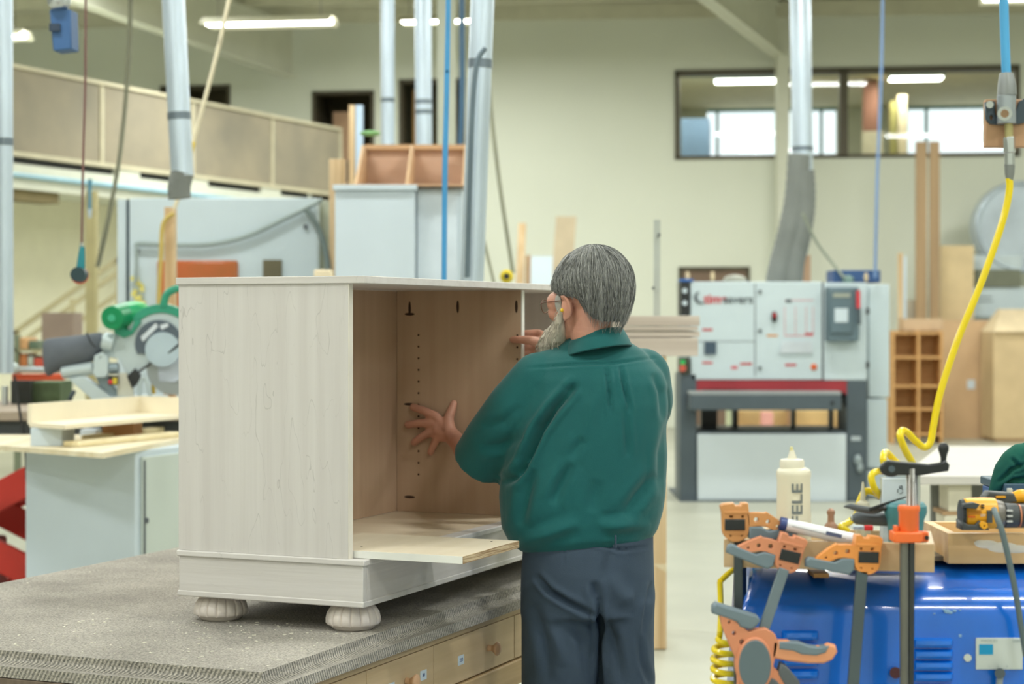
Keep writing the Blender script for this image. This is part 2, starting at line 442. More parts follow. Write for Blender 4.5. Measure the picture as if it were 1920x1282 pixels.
def opthing(name, lab, cat, l, t, r, m, y0=.5):
    xa, zt_ = wl(l, t); xb, _ = wl(r, t)
    tag(MB().box(xa, xb, y0, y0+.3, 2.9, zt_, WM).build(name, m), lab, cat)
opthing('cardboard_carton', 'tall brown carton in the left dark doorway upstairs', 'carton', 611, 203, 643, mdf)
opthing('wooden_door_leaf', 'orange brown wooden door leaf standing in the doorway between the ducts', 'door', 763, 160, 775, mat('orange_wood', (182, 138, 78), .6))
opthing('lit_sidelight', 'bright green white glazed panel right of the blue hanging hose upstairs', 'glass panel', 855, 214, 878, mat('bright_glazing', (215, 240, 228), .5, emit=1.0))

# ================================================================ MEZZANINE
MA, MBp = Vector((-5.42, 20.2, 0)), Vector((-2.47, 27.0, 0)); MD = (MBp-MA).normalized(); MN = Vector((-MD.y, MD.x, 0))
MZ = Matrix((MD, MN, Vector((0, 0, 1)))).transposed().to_4x4(); MZ.translation = MA
ML = (MBp-MA).length; M0 = -4.5
mez = thing('wall_mezzanine', '', '', MA, 0, kind='structure')
tan = mat('mezzanine_board', (156, 146, 124), .85, var=.08, vs=1.6, rgb2=(134, 128, 112))
edges = []
for px in (20, 192, 363, 512, 640):
    r = (px-960)/F; t = (r*MA.y-MA.x)/(MD.x-r*MD.y); edges.append(t)
edges = [M0]+edges
for i in range(len(edges)-1):
    MB().box(edges[i]+.03, edges[i+1]-.03, .02, .04, 3.41, 4.33, MZ).build('panel', tan, mez)
b = MB()
b.box(M0, ML, -.02, .08, 4.325, 4.365, MZ)
b.box(M0, ML, -.02, .08, 3.37, 3.42, MZ)
for t in edges: b.box(t-.028, t+.028, -.0, .075, 3.42, 4.31, MZ)
b.build('rail_frame', mat('mezzanine_trim', (200, 192, 164), .7), mez)
MB().box(M0, ML-.9, .04, .1, 3.28, 3.37, MZ).build('slot_shade_strip', dark, mez)  # dark strip filling the open slot, its shade put into the colour
b = MB(); b.box(M0, ML-.3, -.01, .2, 3.02, 3.29, MZ)
for t in (1.9, 3.4, 5.2): b.box(t, t+.5, .0, .2, 3.25, 3.39, MZ)
b.build('fascia_beam', steelw, mez)
MB().box(M0, .9, .05, .3, 2.9, 3.02, MZ).build('soffit_beam', mat('brown_soffit', (120, 108, 72), .8), mez)
MB().box(M0, ML-.3, .2, 8, 3.1, 3.3, MZ).build('deck', cream, mez)
struct('wall_stair', MB().box(M0, ML-.4, 1.6, 1.75, 0, 3.1, MZ), mat('cream_stair_wall', (234, 230, 204), .8, var=.02))
pipeb = mat('pale_blue_pipe', (150, 190, 206), .4)
tag(MB().tube([MZ @ Vector((M0, -.06, 3.17)), MZ @ Vector((ML*.78, -.06, 3.15))], .028, 12).build('air_pipe', pipeb), 'pale blue compressed air pipe running along the mezzanine beam', 'pipe')
# stairs against that wall
st = thing('staircase', 'cream staircase with pipe handrails climbing under the mezzanine', 'stairs', P(120, 850, 19.2))
def sp(px, py, Y=19.2): return P(px, py, Y)
b = MB()
b.bar(sp(20, 790), sp(235, 610), .06, .28); b.build('stringer', steelw, st)
b = MB()
for i in range(9):
    q = sp(20+i*24, 780-i*20); b.cbox(q+Vector((0, .35, 0)), (.16, .8, .04))
b.build('treads', steelw, st)
for (a, c, w_) in (((20, 628), (235, 476), .05), ((22, 655), (235, 500), .045), ((28, 690), (235, 540), .045)):
    MB().bar(sp(*a), sp(*c), w_).build('handrail', mat('rail_paint', (186, 176, 138), .6), st)
for px, y0, y1 in ((32, 620, 770), (136, 560, 690), (222, 484, 620)): MB().bar(sp(px, y0), sp(px, y1), .05).build('rail_post', MATS['rail_paint'], st)
pz = Z_(362, 17.5)
tag(MB().px(160, 358, 179, 1130, 17.6, .12).build('steel_column', mat('olive_steel', (170, 160, 116), .6)), 'olive cream steel column in front of the stairs', 'column')

# ================================================================ CEILING LAMPS
rod = mat('rod_steel', (130, 128, 118), .5, .5)
reflm = mat('reflector_white', (226, 224, 205), .5, var=.01)
LP = [(-2.86, 22., 5.06, .78, 'long lit ceiling lamp hanging above the tan mezzanine panels'),
      (-.9, 25.2, 5.6, .62, 'lit ceiling lamp half hidden behind the steel ducts'),
      (5.85, 20., 5.02, .8, 'lit ceiling lamp cut by the top right corner of the photo'),
      (-6.75, 23.2, 5.08, .75, 'lit ceiling lamp whose end peeks out beside the far left duct')]
LP += [(x, y, 5.3, .75, None) for y in (-1.5, 2.5, 6.5, 10.5, 14.5, 18.3) for x in (-7, -2.4, 2.4, 7)]  # unseen rows; the farthest is added to brighten the background
LP += [(x, 22.2, 5.75, .75, None) for x in (-9.5, -5, 0, 4.2, 8.5)]  # unseen row added above the view to lighten the back wall
POWER = 93.
for x, y, z, h, lab in LP:
    t = thing('ceiling_lamp', lab or 'unseen ceiling lamp, placed to light the workshop', 'lamp', (x, y, z), radians(-8), 'unseen ceiling lamps' if lab is None else None)
    prof = [(-.25, 0), (-.12, .09), (.12, .09), (.25, 0), (.24, 0), (.115, .08), (-.115, .08), (-.24, 0)]
    b = MB(); b.loft([[Vector((sx*h, p[0], p[1])) for p in prof] for sx in (-1, 1)]); b.build('reflector', reflm, t, local=True)
    for dy in (-.06, .06): MB().cyl((-h+.03, dy, .03), (h-.03, dy, .03), .02, seg=10).build('tube_lamp', tube, t, local=True)
    b = MB()
    for sx in (-.8, .8): b.cyl((sx*h, 0, .09), (sx*h, 0, roofz(y)-z), .006, seg=6)
    b.build('rod', rod, t, local=True)
    li = bpy.data.lights.new('lamp_glow', 'AREA'); li.shape = 'RECTANGLE'; li.size = 2*h-.1; li.size_y = .26; li.energy = POWER; li.color = (.965, 1, .985)
    lo = bpy.data.objects.new('lamp_glow', li); COL.objects.link(lo); lo.parent = t; lo.location = (0, 0, -.02)

# ================================================================ DUCTS
seam = mat('duct_seam', (120, 132, 142), .4, .6)
def duct(lab, top, bot, r, Y0, Y1, joints=(), boot=None, group=None):
    a = P(*top, Y0); c = P(*bot, Y1)
    t = thing('steel_duct', lab, 'duct', c)
    dv_ = (a-c).normalized(); up = a+dv_*((roofz(a.y)-.01-a.z)/dv_.z)
    MB().cyl(c, up, r, seg=28).build('duct_pipe', galv, t)
    for j in joints:
        q = a+(c-a)*j; d = (c-a).normalized()*.02
        MB().cyl(q-d, q+d, r*1.05, seg=28).build('joint_band', seam, t)
    if boot:
        MB().tube([c+Vector((0, 0, .02))]+[P(*q, Y1) for q in boot], [r*1.02]*3, 20, sm=4).build('flexible_boot', mat('grey_flexible_hose', (122, 126, 122), .7, bump=.5, bs=40), t)
    return t
duct('galvanised duct at the far left edge of the photo', (8, 0), (10, 700), .034*1.3, 10, 10, (.38,))
duct('galvanised duct hanging in front of the tan mezzanine, with a dark grey boot', (325, 0), (342, 330), .062, 10.2, 10.2, (.66,), [(336, 350), (337, 372)])
duct('galvanised duct dropping left of its close twin above the open brown tray', (727, -20), (727, 300), .062, 17, 17, (.65,))
duct('galvanised duct between its slimmer twin and the beige column, dark cap below', (793, -20), (795, 300), .075, 17, 17, (.66, .72))
d5 = duct('leaning galvanised duct in front, right of the blue hanging hose', (905, -10), (881, 640), .053, 8.4, 8.4, (.2,))
MB().tube([P(910, 90, 8.25), P(893, 125, 8.25), P(884, 250, 8.25), P(876, 520, 8.3)], .012, 8, 5).build('lock_lever', mat('blue_grey_metal', (104, 120, 130), .5, .3), d5)
d6 = duct('tall galvanised duct feeding the wide belt sander', (1500, -10), (1505, 330), .095, 17.2, 17.2, (.85,))
hose = mat('grey_flexible_hose', (122, 126, 122), .7)
for k, (pts, r) in enumerate((([(1498, 290), (1492, 370), (1478, 440), (1462, 500), (1456, 530)], .1), ([(1506, 320), (1508, 380), (1500, 440), (1488, 490), (1484, 530)], .1))):
    q = [P(x, y, 17.0) for x, y in pts]; q = smoothpts(q, 10)
    b = MB(); rr = [r*(1+.06*(i % 2)) for i in range(len(q))]
    b.tube(q, rr, 22); b.build('flexible_hose', hose, d6)

# ================================================================ HANGING CORDS AND HOSES
def hang(name, lab, cat, pts, r, m, Y, grp=None):
    q = [P(x, y, Y) for x, y in pts]
    if pts[0][1] < 0: dv_ = (q[0]-q[1]).normalized(); q.insert(0, q[0]+dv_*((roofz(q[0].y)-.01-q[0].z)/dv_.z))
    o = MB().tube(q, r, 10, 6).build(name, m); return tag(o, lab, cat, grp)
bluehose = mat('blue_air_hose', (70, 150, 205), .35)
hang('blue_air_hose', 'thin bright blue air hose hanging straight down right of the beige column', 'hose', [(842, -90), (838, 150), (834, 350), (832, 640)], .0115, bluehose, 8)
hang('power_cable', 'dark blue cable ending behind the cabinet, left of the leaning duct', 'cable', [(866, -60), (866, 200), (858, 350), (855, 480)], .02, mat('navy_cable', (60, 98, 130), .5), 14)
hang('hanging_cable', 'grey cable slanting down right of the leaning duct to a yellow socket', 'cable', [(912, -80), (918, 160), (935, 330), (962, 512)], .014, mat('grey_cable', (150, 152, 132), .6), 12)
hang('hanging_cable', 'short grey cable slanting from the leaning duct to the cabinet top', 'cable', [(900, 420), (912, 470), (925, 525), (932, 560)], .01, MATS['grey_cable'], 11.6)
sk = thing('yellow_socket_box', 'yellow round socket hanging at the end of the slanting grey cable', 'socket', P(952, 540, 12))
MB().ball(P(950, 518, 12), (.045, .04, .045), 16).build('socket_body', mat('socket_yellow', (226, 200, 30), .4), sk)
MB().cyl(P(950, 518, 12)-Vector((0, .045, 0)), P(950, 518, 12)-Vector((0, .03, 0)), .02, seg=14).build('socket_face', black, sk)
rope = mat('cream_rope', (214, 204, 176), .8)
o = hang('support_rope', 'cream rope slanting down to the pine post behind the cabinet', 'rope', [(436, -30), (412, 80), (370, 240), (350, 320), (327, 392)], .013, rope, 11.4)
yr = mat('yellow_sleeve', (236, 206, 70), .6)
b_ = MB().tube([P(361.5, 266, 11.38), P(357, 285, 11.38), P(350, 312, 11.38)], .016, 10); q = b_.build('yellow_sleeve', yr, o); plab(q, 'yellow sleeve on the rope')
hang('looped_air_line', 'ochre line hanging in a loop beside the pine post', 'hose', [(326, 400), (306, 420), (302, 480), (298, 560), (297, 700)], .014, mat('ochre_line', (190, 166, 90), .6), 11.4)
tag(MB().box(X_(308, 11.45), X_(328, 11.45), 11.45, 11.52, 0, Z_(388, 11.45)).build('pine_post', pinez, None, .003), 'slim upright pine post beside the green saw', 'post')
hang('lift_cable', 'dark red cable holding the hanging sander at left', 'cable', [(161, -60), (160, 150), (156, 300), (153, 462)], .006, mat('dark_red_cable', (116, 80, 76), .6), 9)
hang('olive_cable', 'dark grey cable swinging down in front of the mezzanine', 'cable', [(246, -60), (242, 100), (226, 280), (205, 400), (183, 500)], .017, mat('olive_cable', (120, 120, 100), .7), 14)
# small sander hanging from its cable
h = thing('hanging_orbital_sander', 'teal orbital sander with orange rim hanging from a dark red cable', 'sander', P(152, 530, 9))
MB().tube([P(154, 462, 9), P(153, 480, 9), P(151, 505, 9)], [.012, .017, .022], 12).build('grip', mat('teal_tool', (24, 128, 140), .4), h)
MB().cyl(P(150, 515, 9)-Vector((0, .05, 0)), P(150, 515, 9)+Vector((0, .02, 0)), .036, seg=24).build('sander_head', mat('dark_teal', (34, 60, 66), .5), h)
MB().cyl(P(147, 516, 9)+Vector((0, .02, 0)), P(147, 516, 9)+Vector((0, .035, 0)), .042, seg=24).build('sanding_pad', mat('orange_pad', (226, 96, 70), .6), h)
MB().cyl(P(153, 455, 9), P(153, 466, 9), .009, seg=10).build('swivel', alum, h)
h = thing('hose_coupler', 'small blue coupler hanging in front of the olive column', 'coupler', P(169, 415, 15))
MB().tube([P(169, 336, 15), P(168, 360, 15), P(168, 392, 15)], [.02, .014, .016], 10).build('coupler_body', mat('coupler_blue', (80, 130, 150), .4), h)
MB().cyl(P(168, 392, 15), P(168, 408, 15), .02, .012, 10).build('coupler_tip', galv, h)
# blue box hanging top left
h = thing('blue_pendant_box', 'blue hanging pendant box with a crumpled silver top at upper left', 'pendant', P(112, 96, 8))
t0 = P(92, 15, 8); 
bb = MB(); q = [(92, 17), (132, 17), (134, 92), (99, 96)]; 
bb.faces([P(x, y, 8) for x, y in q]+[P(x, y, 8)+Vector((.01, .1, 0)) for x, y in q], [(0, 1, 2, 3), (7, 6, 5, 4), (0, 4, 5, 1), (1, 5, 6, 2), (2, 6, 7, 3), (3, 7, 4, 0)])
bb.build('box_body', mat('pendant_blue', (52, 92, 140), .5), h, .006)
MB().px(92, 44, 112, 58, 7.985, .02).build('slot', mat('slot_dark', (40, 56, 76), .6), h)
MB().ball(P(108, 2, 8), (.045, .05, .04), 14).ball(P(120, 0, 8.02), (.03, .04, .045), 12).build('foil_top', alum, h)
MB().cyl(P(110, -10, 8), Vector((P(110, 0, 8).x, 8, roofz(8))), .008, seg=8).build('suspension_rod', rod, h)
# thin blue hose over the sander, right
hang('blue_drop_hose', 'thin pale blue hose hanging to the blue box on the sander', 'hose', [(1656, -60), (1652, 150), (1645, 330), (1641, 520)], .014, mat('soft_blue', (116, 146, 190), .5), 16.6)
# ================================================================ BACKGROUND LEFT AND CENTRE
# white panel machine
cm = thing('panel_machine', 'large white enclosed panel machine with orange screen, left behind the cabinet', 'machine', P(420, 1028, 13))
b = MB(); b.px(242, 371, 596, 1028, 13, 1.6); b.build('housing', whitep, cm, .01)
MB().px(596, 378, 626, 1028, 13.15, 1.4).build('side_panel', mat('grey_green_panel', (176, 184, 168), .6), cm)
MB().px(220, 373, 236, 1028, 13.0, .5).build('corner_post', whitep, cm)
MB().px(236, 373, 242, 1028, 13.04, .4).build('door_gap', mat('gap_slate', (70, 88, 94), .7), cm)
o = MB(); o.px(294, 488, 446, 640, 12.97, .035); o.build('orange_screen', mat('orange_acrylic', (206, 92, 44), .3, var=.15, vs=2.5, rgb2=(160, 92, 40), spec=.6), cm, .02)
MB().px(493, 487, 528, 530, 12.98, .03).build('small_window', mat('olive_window', (104, 98, 74), .4), cm)
for q in ((257, 470), (573, 425)): MB().cyl(P(*q, 12.97), P(*q, 13.0), .016, seg=12).build('bolt', rubber, cm)
MB().tube([P(258, 462, 12.95), P(262, 457, 12.95), P(330, 459, 12.95), P(400, 457, 12.95), P(470, 440, 12.95), P(540, 407, 12.95), P(582, 386, 12.95), P(604, 374, 12.95)], .017, 10, 5).build('cable_loop', mat('pale_grey_cable', (150, 164, 162), .5), cm)
MB().tube([P(574, 392, 12.93), P(596, 425, 12.93), P(610, 470, 12.93), P(616, 520, 12.93), P(618, 600, 12.93)], .02, 10, 5).build('cable_drop', mat('slate_cable', (112, 126, 124), .5), cm)
tag(MB().tube([P(256, 465, 12.9), P(256, 500, 12.9), P(254, 530, 12.9)], .012, 8).build('tool_lead', MATS['pale_grey_cable']), 'short grey lead hanging on the left of the white machine', 'lead')
b = MB()
for i in range(8): b.cbox(P(252+i % 3*7, 522+i*9, 12.96), (.05, .02, .03), Matrix.Rotation(i*.7, 4, 'Y'))
tag(b.build('yellow_warning_ribbon', mat('ribbon_yellow', (224, 214, 120), .7)), 'tangled pale yellow ribbon hanging on the white machine', 'ribbon', kind='stuff')
# tall white cabinet
wc = thing('tall_white_cabinet', 'tall white cabinet standing behind the maple cabinet, brown tray on top', 'cabinet', P(750, 1063, 12))
MB().px(628, 356, 778, 1063, 12, .95).build('cabinet_body', white, wc, .004)
MB().px(624, 346, 782, 356, 11.97, .95).build('top_edge', white, wc, .003)
MB().px(779, 352, 868, 1063, 12.1, .8).build('side_bay', white, wc, .004)
MB().px(783, 358, 858, 1050, 12.08, .02).build('bay_door', mat('pale_bluish_door', (206, 218, 228), .5), wc)
tb = thing('open_mdf_tray', 'open brown board tray with slanted dividers on the tall white cabinet', 'tray', P(770, 346, 12))
Yt = 11.98
def slant(b, px0, px1):
    xs_ = (X_(px0, Yt), X_(px1, Yt)); za, zc = Z_(346, Yt), Z_(256, Yt)
    prof = [(0, za), (.86, za), (.86, zc), (.58, zc)]
    b.loft([[Vector((x, Yt+p[0], p[1])) for p in prof] for x in xs_])
MB().box(X_(668, Yt), X_(872, Yt), Yt+.84, Yt+.87, Z_(345, Yt), Z_(252, Yt)).build('back_board', mat('pinkish_mdf', (206, 172, 148), .75), tb)
MB().box(X_(664, Yt), X_(874, Yt), Yt, Yt+.86, Z_(348, Yt), Z_(345, Yt)).build('bottom_board', mdf, tb)
MB().box(X_(666, Yt), X_(878, Yt), Yt+.8, Yt+.88, Z_(259, Yt), Z_(249, Yt)).build('top_rail', mat('edge_mdf', (206, 168, 128), .7), tb)
for l, r in ((664, 669), (760, 765), (866, 872)):
    b = MB(); slant(b, l, r); b.build('divider', mat('divider_mdf', (208, 174, 136), .7), tb)
tag(MB().ball(P(694, 250, 12.3), (.07, .05, .02), 14).build('green_cloth_scrap', mat('scrap_green', (130, 180, 120), .8)), 'small green scrap lying on the brown tray', 'scrap')
t_ = thing('wooden_block', 'pale wooden block on the left corner behind the tall white cabinet', 'block', P(633, 1063, 12.5))
MB().box(X_(617, 12.95), X_(647, 12.95), 12.95, 13.0, 0, Z_(298, 12.95)).build('post', pinez, t_, .005)
tag(MB().px(588, 505, 622, 1120, 11.4, .1).build('wood_offcut', ply, None, .01), 'cream wood offcut peeking over the cabinet edge beside the white machine', 'offcut')
bt = thing('strip_clamp_rack', 'narrow rack of pale and bluish strips left of the brown tray', 'rack', P(665, 900, 19))
for i, (l, t0_, r, mm) in enumerate(((654, 197, 665, pinez), (667, 197, 680, mat('pale_blue_strip', (180, 200, 222), .4)))):
    MB().px(l, t0_, r, 890, 19, .08).build('strip', mm, bt)
MB().px(650, 300, 684, 340, 19.08, .2).build('rack_shelf', dark, bt)
# boards leaning on the back wall
lean = [('pale_board', 'tall narrow pale board leaning on the wall left of the head', (972, 415, 987, 850), pinez, 23.5, .12),
        ('pale_board', 'broad tan board leaning on the wall above the head', (1044, 402, 1083, 850), mat('tan_board', (190, 174, 146), .7), 23.8, .22),
        ('pale_board', 'short brown strip board between the pale board and the white panel', (986, 476, 996, 850), browni, 23.4, .05),
        ('leaning_board', 'short white panel leaning just left of the head', (996, 478, 1038, 850), white, 23.2, .05)]
for nm, lab, (l, t, r, bt_), m, Y, lx in lean:
    zt_ = Z_(t, Y); x0_, x1_ = X_(l, Y), X_(r, Y)
    b = MB(); b.faces([(x0_-lx, Y, 0), (x1_-lx, Y, 0), (x1_-lx, Y+.03, 0), (x0_-lx, Y+.03, 0), (x0_, Y+.4, zt_), (x1_, Y+.4, zt_), (x1_, Y+.43, zt_), (x0_, Y+.43, zt_)],
        [(0, 3, 2, 1), (4, 5, 6, 7), (0, 1, 5, 4), (1, 2, 6, 5), (2, 3, 7, 6), (3, 0, 4, 7)])
    tag(b.build(nm, m), lab, 'board')
# clamp rack with glued panel, behind the man
YR = 9.0
rk = thing('wooden_trestle', 'pale wooden trestle on the floor directly right of the man', 'trestle', P(1150, 1216, YR))
for l, r, y0_, mm in ((1222, 1250, YR, pinez), (1075, 1098, YR, pinez)):
    MB().px(l, 668, r, 1217, y0_+.55, .05).px(l, 668, r, 1217, y0_, .05).build('upright', mm, rk, .003)
MB().bar(P(1236, 1065, YR), P(1236, 1010, YR+.6), .07, .04).build('brace', ply, rk)
MB().px(1075, 1200, 1250, 1216, YR+.05, .5).build('foot_board', ply, rk, .003)
MB().px(1098, 960, 1222, 975, YR+.02, .05).build('cross_rail', ply, rk, .003)
pn = thing('glued_board_stack', 'stack of pinkish pale boards on the trestle right of the neck', 'boards', P(1180, 670, YR))
pinkw = wood('pinkish_board', (208, 196, 184), (188, 174, 162), 'x', 1.2)
for i, (t, bt_) in enumerate(((592, 611), (612, 620), (621, 632), (633, 668))):
    MB().px(1110, t, 1312-(i % 2)*3, bt_-.6, YR-.01*(i % 2), .65).build('board', pinkw, pn, .002)
sr = thing('steel_rule', 'upright pale metal straightedge leaning behind the board stack', 'straightedge', P(1230, 1190, 9.8))
b = MB(); b.loft([[P(1226, 412, 9.75)+Vector((dx, dy, 0)) for dx, dy in ((0, 0), (.034, 0), (.034, .01), (0, .01))], [P(1224, 1167, 9.8)+Vector((dx, dy, 0)) for dx, dy in ((0, 0), (.034, 0), (.034, .01), (0, .01))]]); b.build('blade', mat('pale_metal', (186, 192, 186), .4, .4), sr)
for q in ((1236, 440), (1225, 540)): MB().cyl(P(*q, 9.72), P(*q, 9.75), .008, seg=10).build('knob', rubber, sr)

# ================================================================ WIDE BELT SANDER
YS = 16.4
ws = thing('wide_belt_sander', 'large white wide belt sander with red band and dark grey frame', 'sanding machine', P(1450, 940, YS))
MB().px(1295, 528, 1542, 712, YS, 1.3).build('upper_housing', whitep, ws, .01)
MB().px(1544, 530, 1626, 713, YS, 1.3).build('control_bay', whitep, ws, .01)
MB().px(1628, 533, 1668, 745, YS+.3, 1.2).build('side_housing', whitep, ws, .01)
MB().px(1626, 748, 1664, 878, YS+.3, 1.1).build('lower_side_housing', whitep, ws, .01)
MB().px(1626, 882, 1662, 930, YS+.3, 1.1).build('side_foot', whitep, ws, .01)
MB().px(1275, 700, 1306, 938, YS, .5).build('frame_leg', greyd, ws, .008)
MB().px(1588, 713, 1626, 940, YS, .5).build('frame_leg', greyd, ws, .008)
MB().px(1276, 527, 1293, 592, YS, .3).build('light_column', black, ws, .005)
MB().px(1276, 670, 1293, 702, YS-.02, .3).build('switch_box', mat('olive_black', (58, 62, 48), .5), ws, .005)
MB().cyl(P(1276, 679, YS-.05)+Vector((.02, 0, 0)), P(1276, 679, YS-.02)+Vector((.02, 0, 0)), .022, seg=14).build('green_button', mat('green_button', (30, 180, 90), .4), ws)
MB().cyl(P(1280, 690, YS-.05), P(1280, 690, YS-.02), .03, seg=14).build('red_button', mat('red_button', (196, 84, 66), .4), ws)
for q in (545, 568): MB().cyl(P(1284, q, YS-.03), P(1284, q, YS), .022, seg=14).build('gauge', white, ws)
red = mat('dull_red_paint', (156, 44, 54), .45)
shape('red_band', [(1296, 711), (1612, 714), (1609, 736), (1600, 740), (1588, 740), (1578, 733), (1318, 729), (1312, 734), (1296, 734)], [], YS+.01, .3, red, ws, .003)
MB().px(1306, 729, 1586, 745, YS+.1, 1.0).build('infeed_gap', dark, ws)
t_ = MB(); t_.px(1294, 734, 1578, 740, YS-.25, 1.3); t_.build('feed_table', mat('light_grey_belt', (150, 156, 158), .5), ws, .005)
MB().px(1294, 740, 1578, 769, YS-.25, 1.3).build('table_side', greyd, ws, .01)
MB().cyl(P(1561, 755, YS-.28), P(1561, 755, YS-.25), .015, seg=10).build('table_bolt', black, ws)
MB().px(1304, 808, 1590, 815, YS+.02, .9).build('lower_beam', greyd, ws)
MB().px(1308, 813, 1587, 942, YS-.02, .9).build('lower_housing', mat('pale_grey_housing', (206, 216, 222), .45, var=.01), ws, .008)
for l, r, m in ((1315, 1345, black), (1374, 1384, black), (1485, 1492, black), (1556, 1563, greyd)):
    MB().px(l, 768, r, 809, YS+.5, .1).build('inner_post', m, ws)
MB().px(1275, 937, 1460, 943, YS-.05, 1.2).px(1460, 940, 1626, 945, YS-.05, 1.2).build('base_skid', greyd, ws)
MB().px(1415, 531, 1416.5, 706, YS-.004, .01).px(1296, 639.5, 1415, 640.5, YS-.003, .01).px(1541, 528, 1544, 712, YS-.003, .02).build('panel_seam', rubber, ws)
for y in (547, 620, 690): MB().cyl(P(1425, y, YS-.015), P(1425, y, YS), .017, seg=10).build('latch', rubber, ws)
for y in (583, 684): MB().px(1625, y-6, 1630, y+6, YS-.02, .03).build('hinge', black, ws)
MB().px(1321, 641, 1343, 664, YS-.02, .03).build('display', mat('slate_display', (66, 84, 102), .3), ws)
lt_red = mat('print_red', (196, 40, 50), .6); lt_g = mat('print_grey', (84, 92, 98), .6); pk = mat('print_pink', (214, 150, 158), .6)
text('lettering', 'time', .115, facing(P(1342, 561, YS-.004)), lt_red, ws, bold=.003)
text('lettering', 'savers', .105, facing(P(1384, 561.5, YS-.004)), lt_g, ws, bold=.002)
b = MB(); q = [P(1317+13*cos(a), 557+11*sin(a), YS-.006) for a in [pi*.35+i*.22 for i in range(15)]]; b.tube(q, [.002, .012, .015, .006], 8); b.build('emblem', lt_g, ws)
for l, t, r, m in ((1317, 616, 1336, lt_red), (1317, 678, 1336, lt_red), (1388, 680, 1410, lt_red), (1472, 682, 1493, lt_red), (1438, 627, 1458, mat('print_orange', (206, 140, 70), .6)), (1509, 624, 1525, lt_red)):
    MB().px(l, t, r, t+4, YS-.003, .006).build('warning_strip', m, ws)
b = MB()
for l in (1471, 1491, 1511, 1524): b.px(l, 575, l+1.2, 628, YS-.003, .006)
b.px(1471, 628, 1525, 630, YS-.003, .006).px(1471, 562, 1525, 563.5, YS-.003, .006); b.build('chart_lines', pk, ws)
MB().px(1473, 561, 1484, 567, YS-.004, .006).build('chart_title', lt_g, ws)
MB().px(1371, 686, 1383, 692, YS-.003, .006).build('triangle_sign', mat('print_rose', (214, 110, 120), .6), ws)
MB().ball(P(1526, 688, YS), (.03, .02, .03), 14).build('stop_button', mat('stop_orange', (220, 100, 50), .4), ws)
t_ = MB(); t_.ball(P(1452, 594, YS-.02), (.026, .03, .05), 14).build('selector_switch', black, ws)
MB().ball(P(1452, 591, YS-.05), (.014, .02, .024), 12).build('selector_tip', lt_red, ws)
shape('document_pocket', [(1468, 640), (1522, 640), (1524, 662), (1462, 662)], [], YS-.02, .02, mat('pocket_grey', (198, 206, 214), .4), ws)
ib = mat('isolator_grey', (92, 112, 122), .45)
MB().px(1552, 538, 1611, 640, YS-.14, .14).build('isolator_box', ib, ws, .012)
MB().px(1556, 540, 1600, 625, YS-.16, .03).build('isolator_door', ib, ws, .012)
MB().px(1562, 550, 1594, 557, YS-.165, .01).build('isolator_plate', mat('plate_sand', (160, 165, 152), .5), ws)
MB().px(1565, 578, 1590, 604, YS-.165, .01).build('isolator_label', white, ws)
MB().bar(P(1609, 545, YS-.18), P(1609, 578, YS-.2), .03).build('isolator_handle', lt_red, ws)
MB().bar(P(1610, 578, YS-.2), P(1611, 608, YS-.18), .028).build('isolator_grip', greyd, ws)
MB().px(1596, 818, 1614, 826, YS-.01, .02).build('maker_plate', mat('plate_pale', (180, 190, 196), .4), ws)
MB().ball(P(1608, 862, YS-.03), (.035, .05, .05), 12).ball(P(1612, 876, YS-.03), (.03, .05, .05), 12).build('cable_inlet', mat('inlet_grey', (150, 162, 166), .5), ws)
bb = thing('blue_control_box', 'dark blue box lying on top of the sander at right', 'box', P(1607, 530, YS+.5))
MB().px(1563, 506, 1651, 529.5, YS+.5, .4).build('box_shell', mat('navy_box', (48, 82, 130), .5), bb, .008)
MB().ball(P(1590, 524, YS+.48), (.055, .04, .04), 14).build('cable_gland', mat('gland_green', (110, 136, 130), .5), bb)
tag(MB().tube([P(1505, 400, YS+.3), P(1530, 452, YS+.4), P(1560, 492, YS+.45), P(1582, 520, YS+.45)], .014, 10, 5).build('sander_cable', mat('warm_grey_cable', (140, 146, 130), .6)), 'grey cable running from the duct down to the blue box', 'cable')
tag(MB().px(1498, 478, 1520, 528, YS+1.0, .1).build('brown_offcut', mdf), 'brown board offcut standing on the sander behind its hoses', 'offcut')
for i, (x, m, lab) in enumerate(((1289, mat('wood_peg', (206, 186, 150), .6), 'small wooden peg on the blue cap at the sander corner'), (1336, MATS['wood_peg'], 'small wooden peg on top of the sander near its left end'), (1624, MATS['wood_peg'], 'small wooden peg standing beside the dark blue box on the sander'))):
    tag(MB().ball(P(x, 518 if i < 2 else 520, YS+.2), (.02, .02, .045), 12).build('wooden_peg', m), lab, 'peg')
MB().px(1276, 523, 1300, 527, YS-.01, .3).build('blue_cap', mat('cap_blue', (50, 110, 190), .5), ws)
tag(MB().ball(P(1378, 527, YS+.3), (.11, .1, .06), 20).build('grey_dome', mat('dome_grey', (150, 152, 140), .5)), 'low grey dome on top of the sander', 'dome')

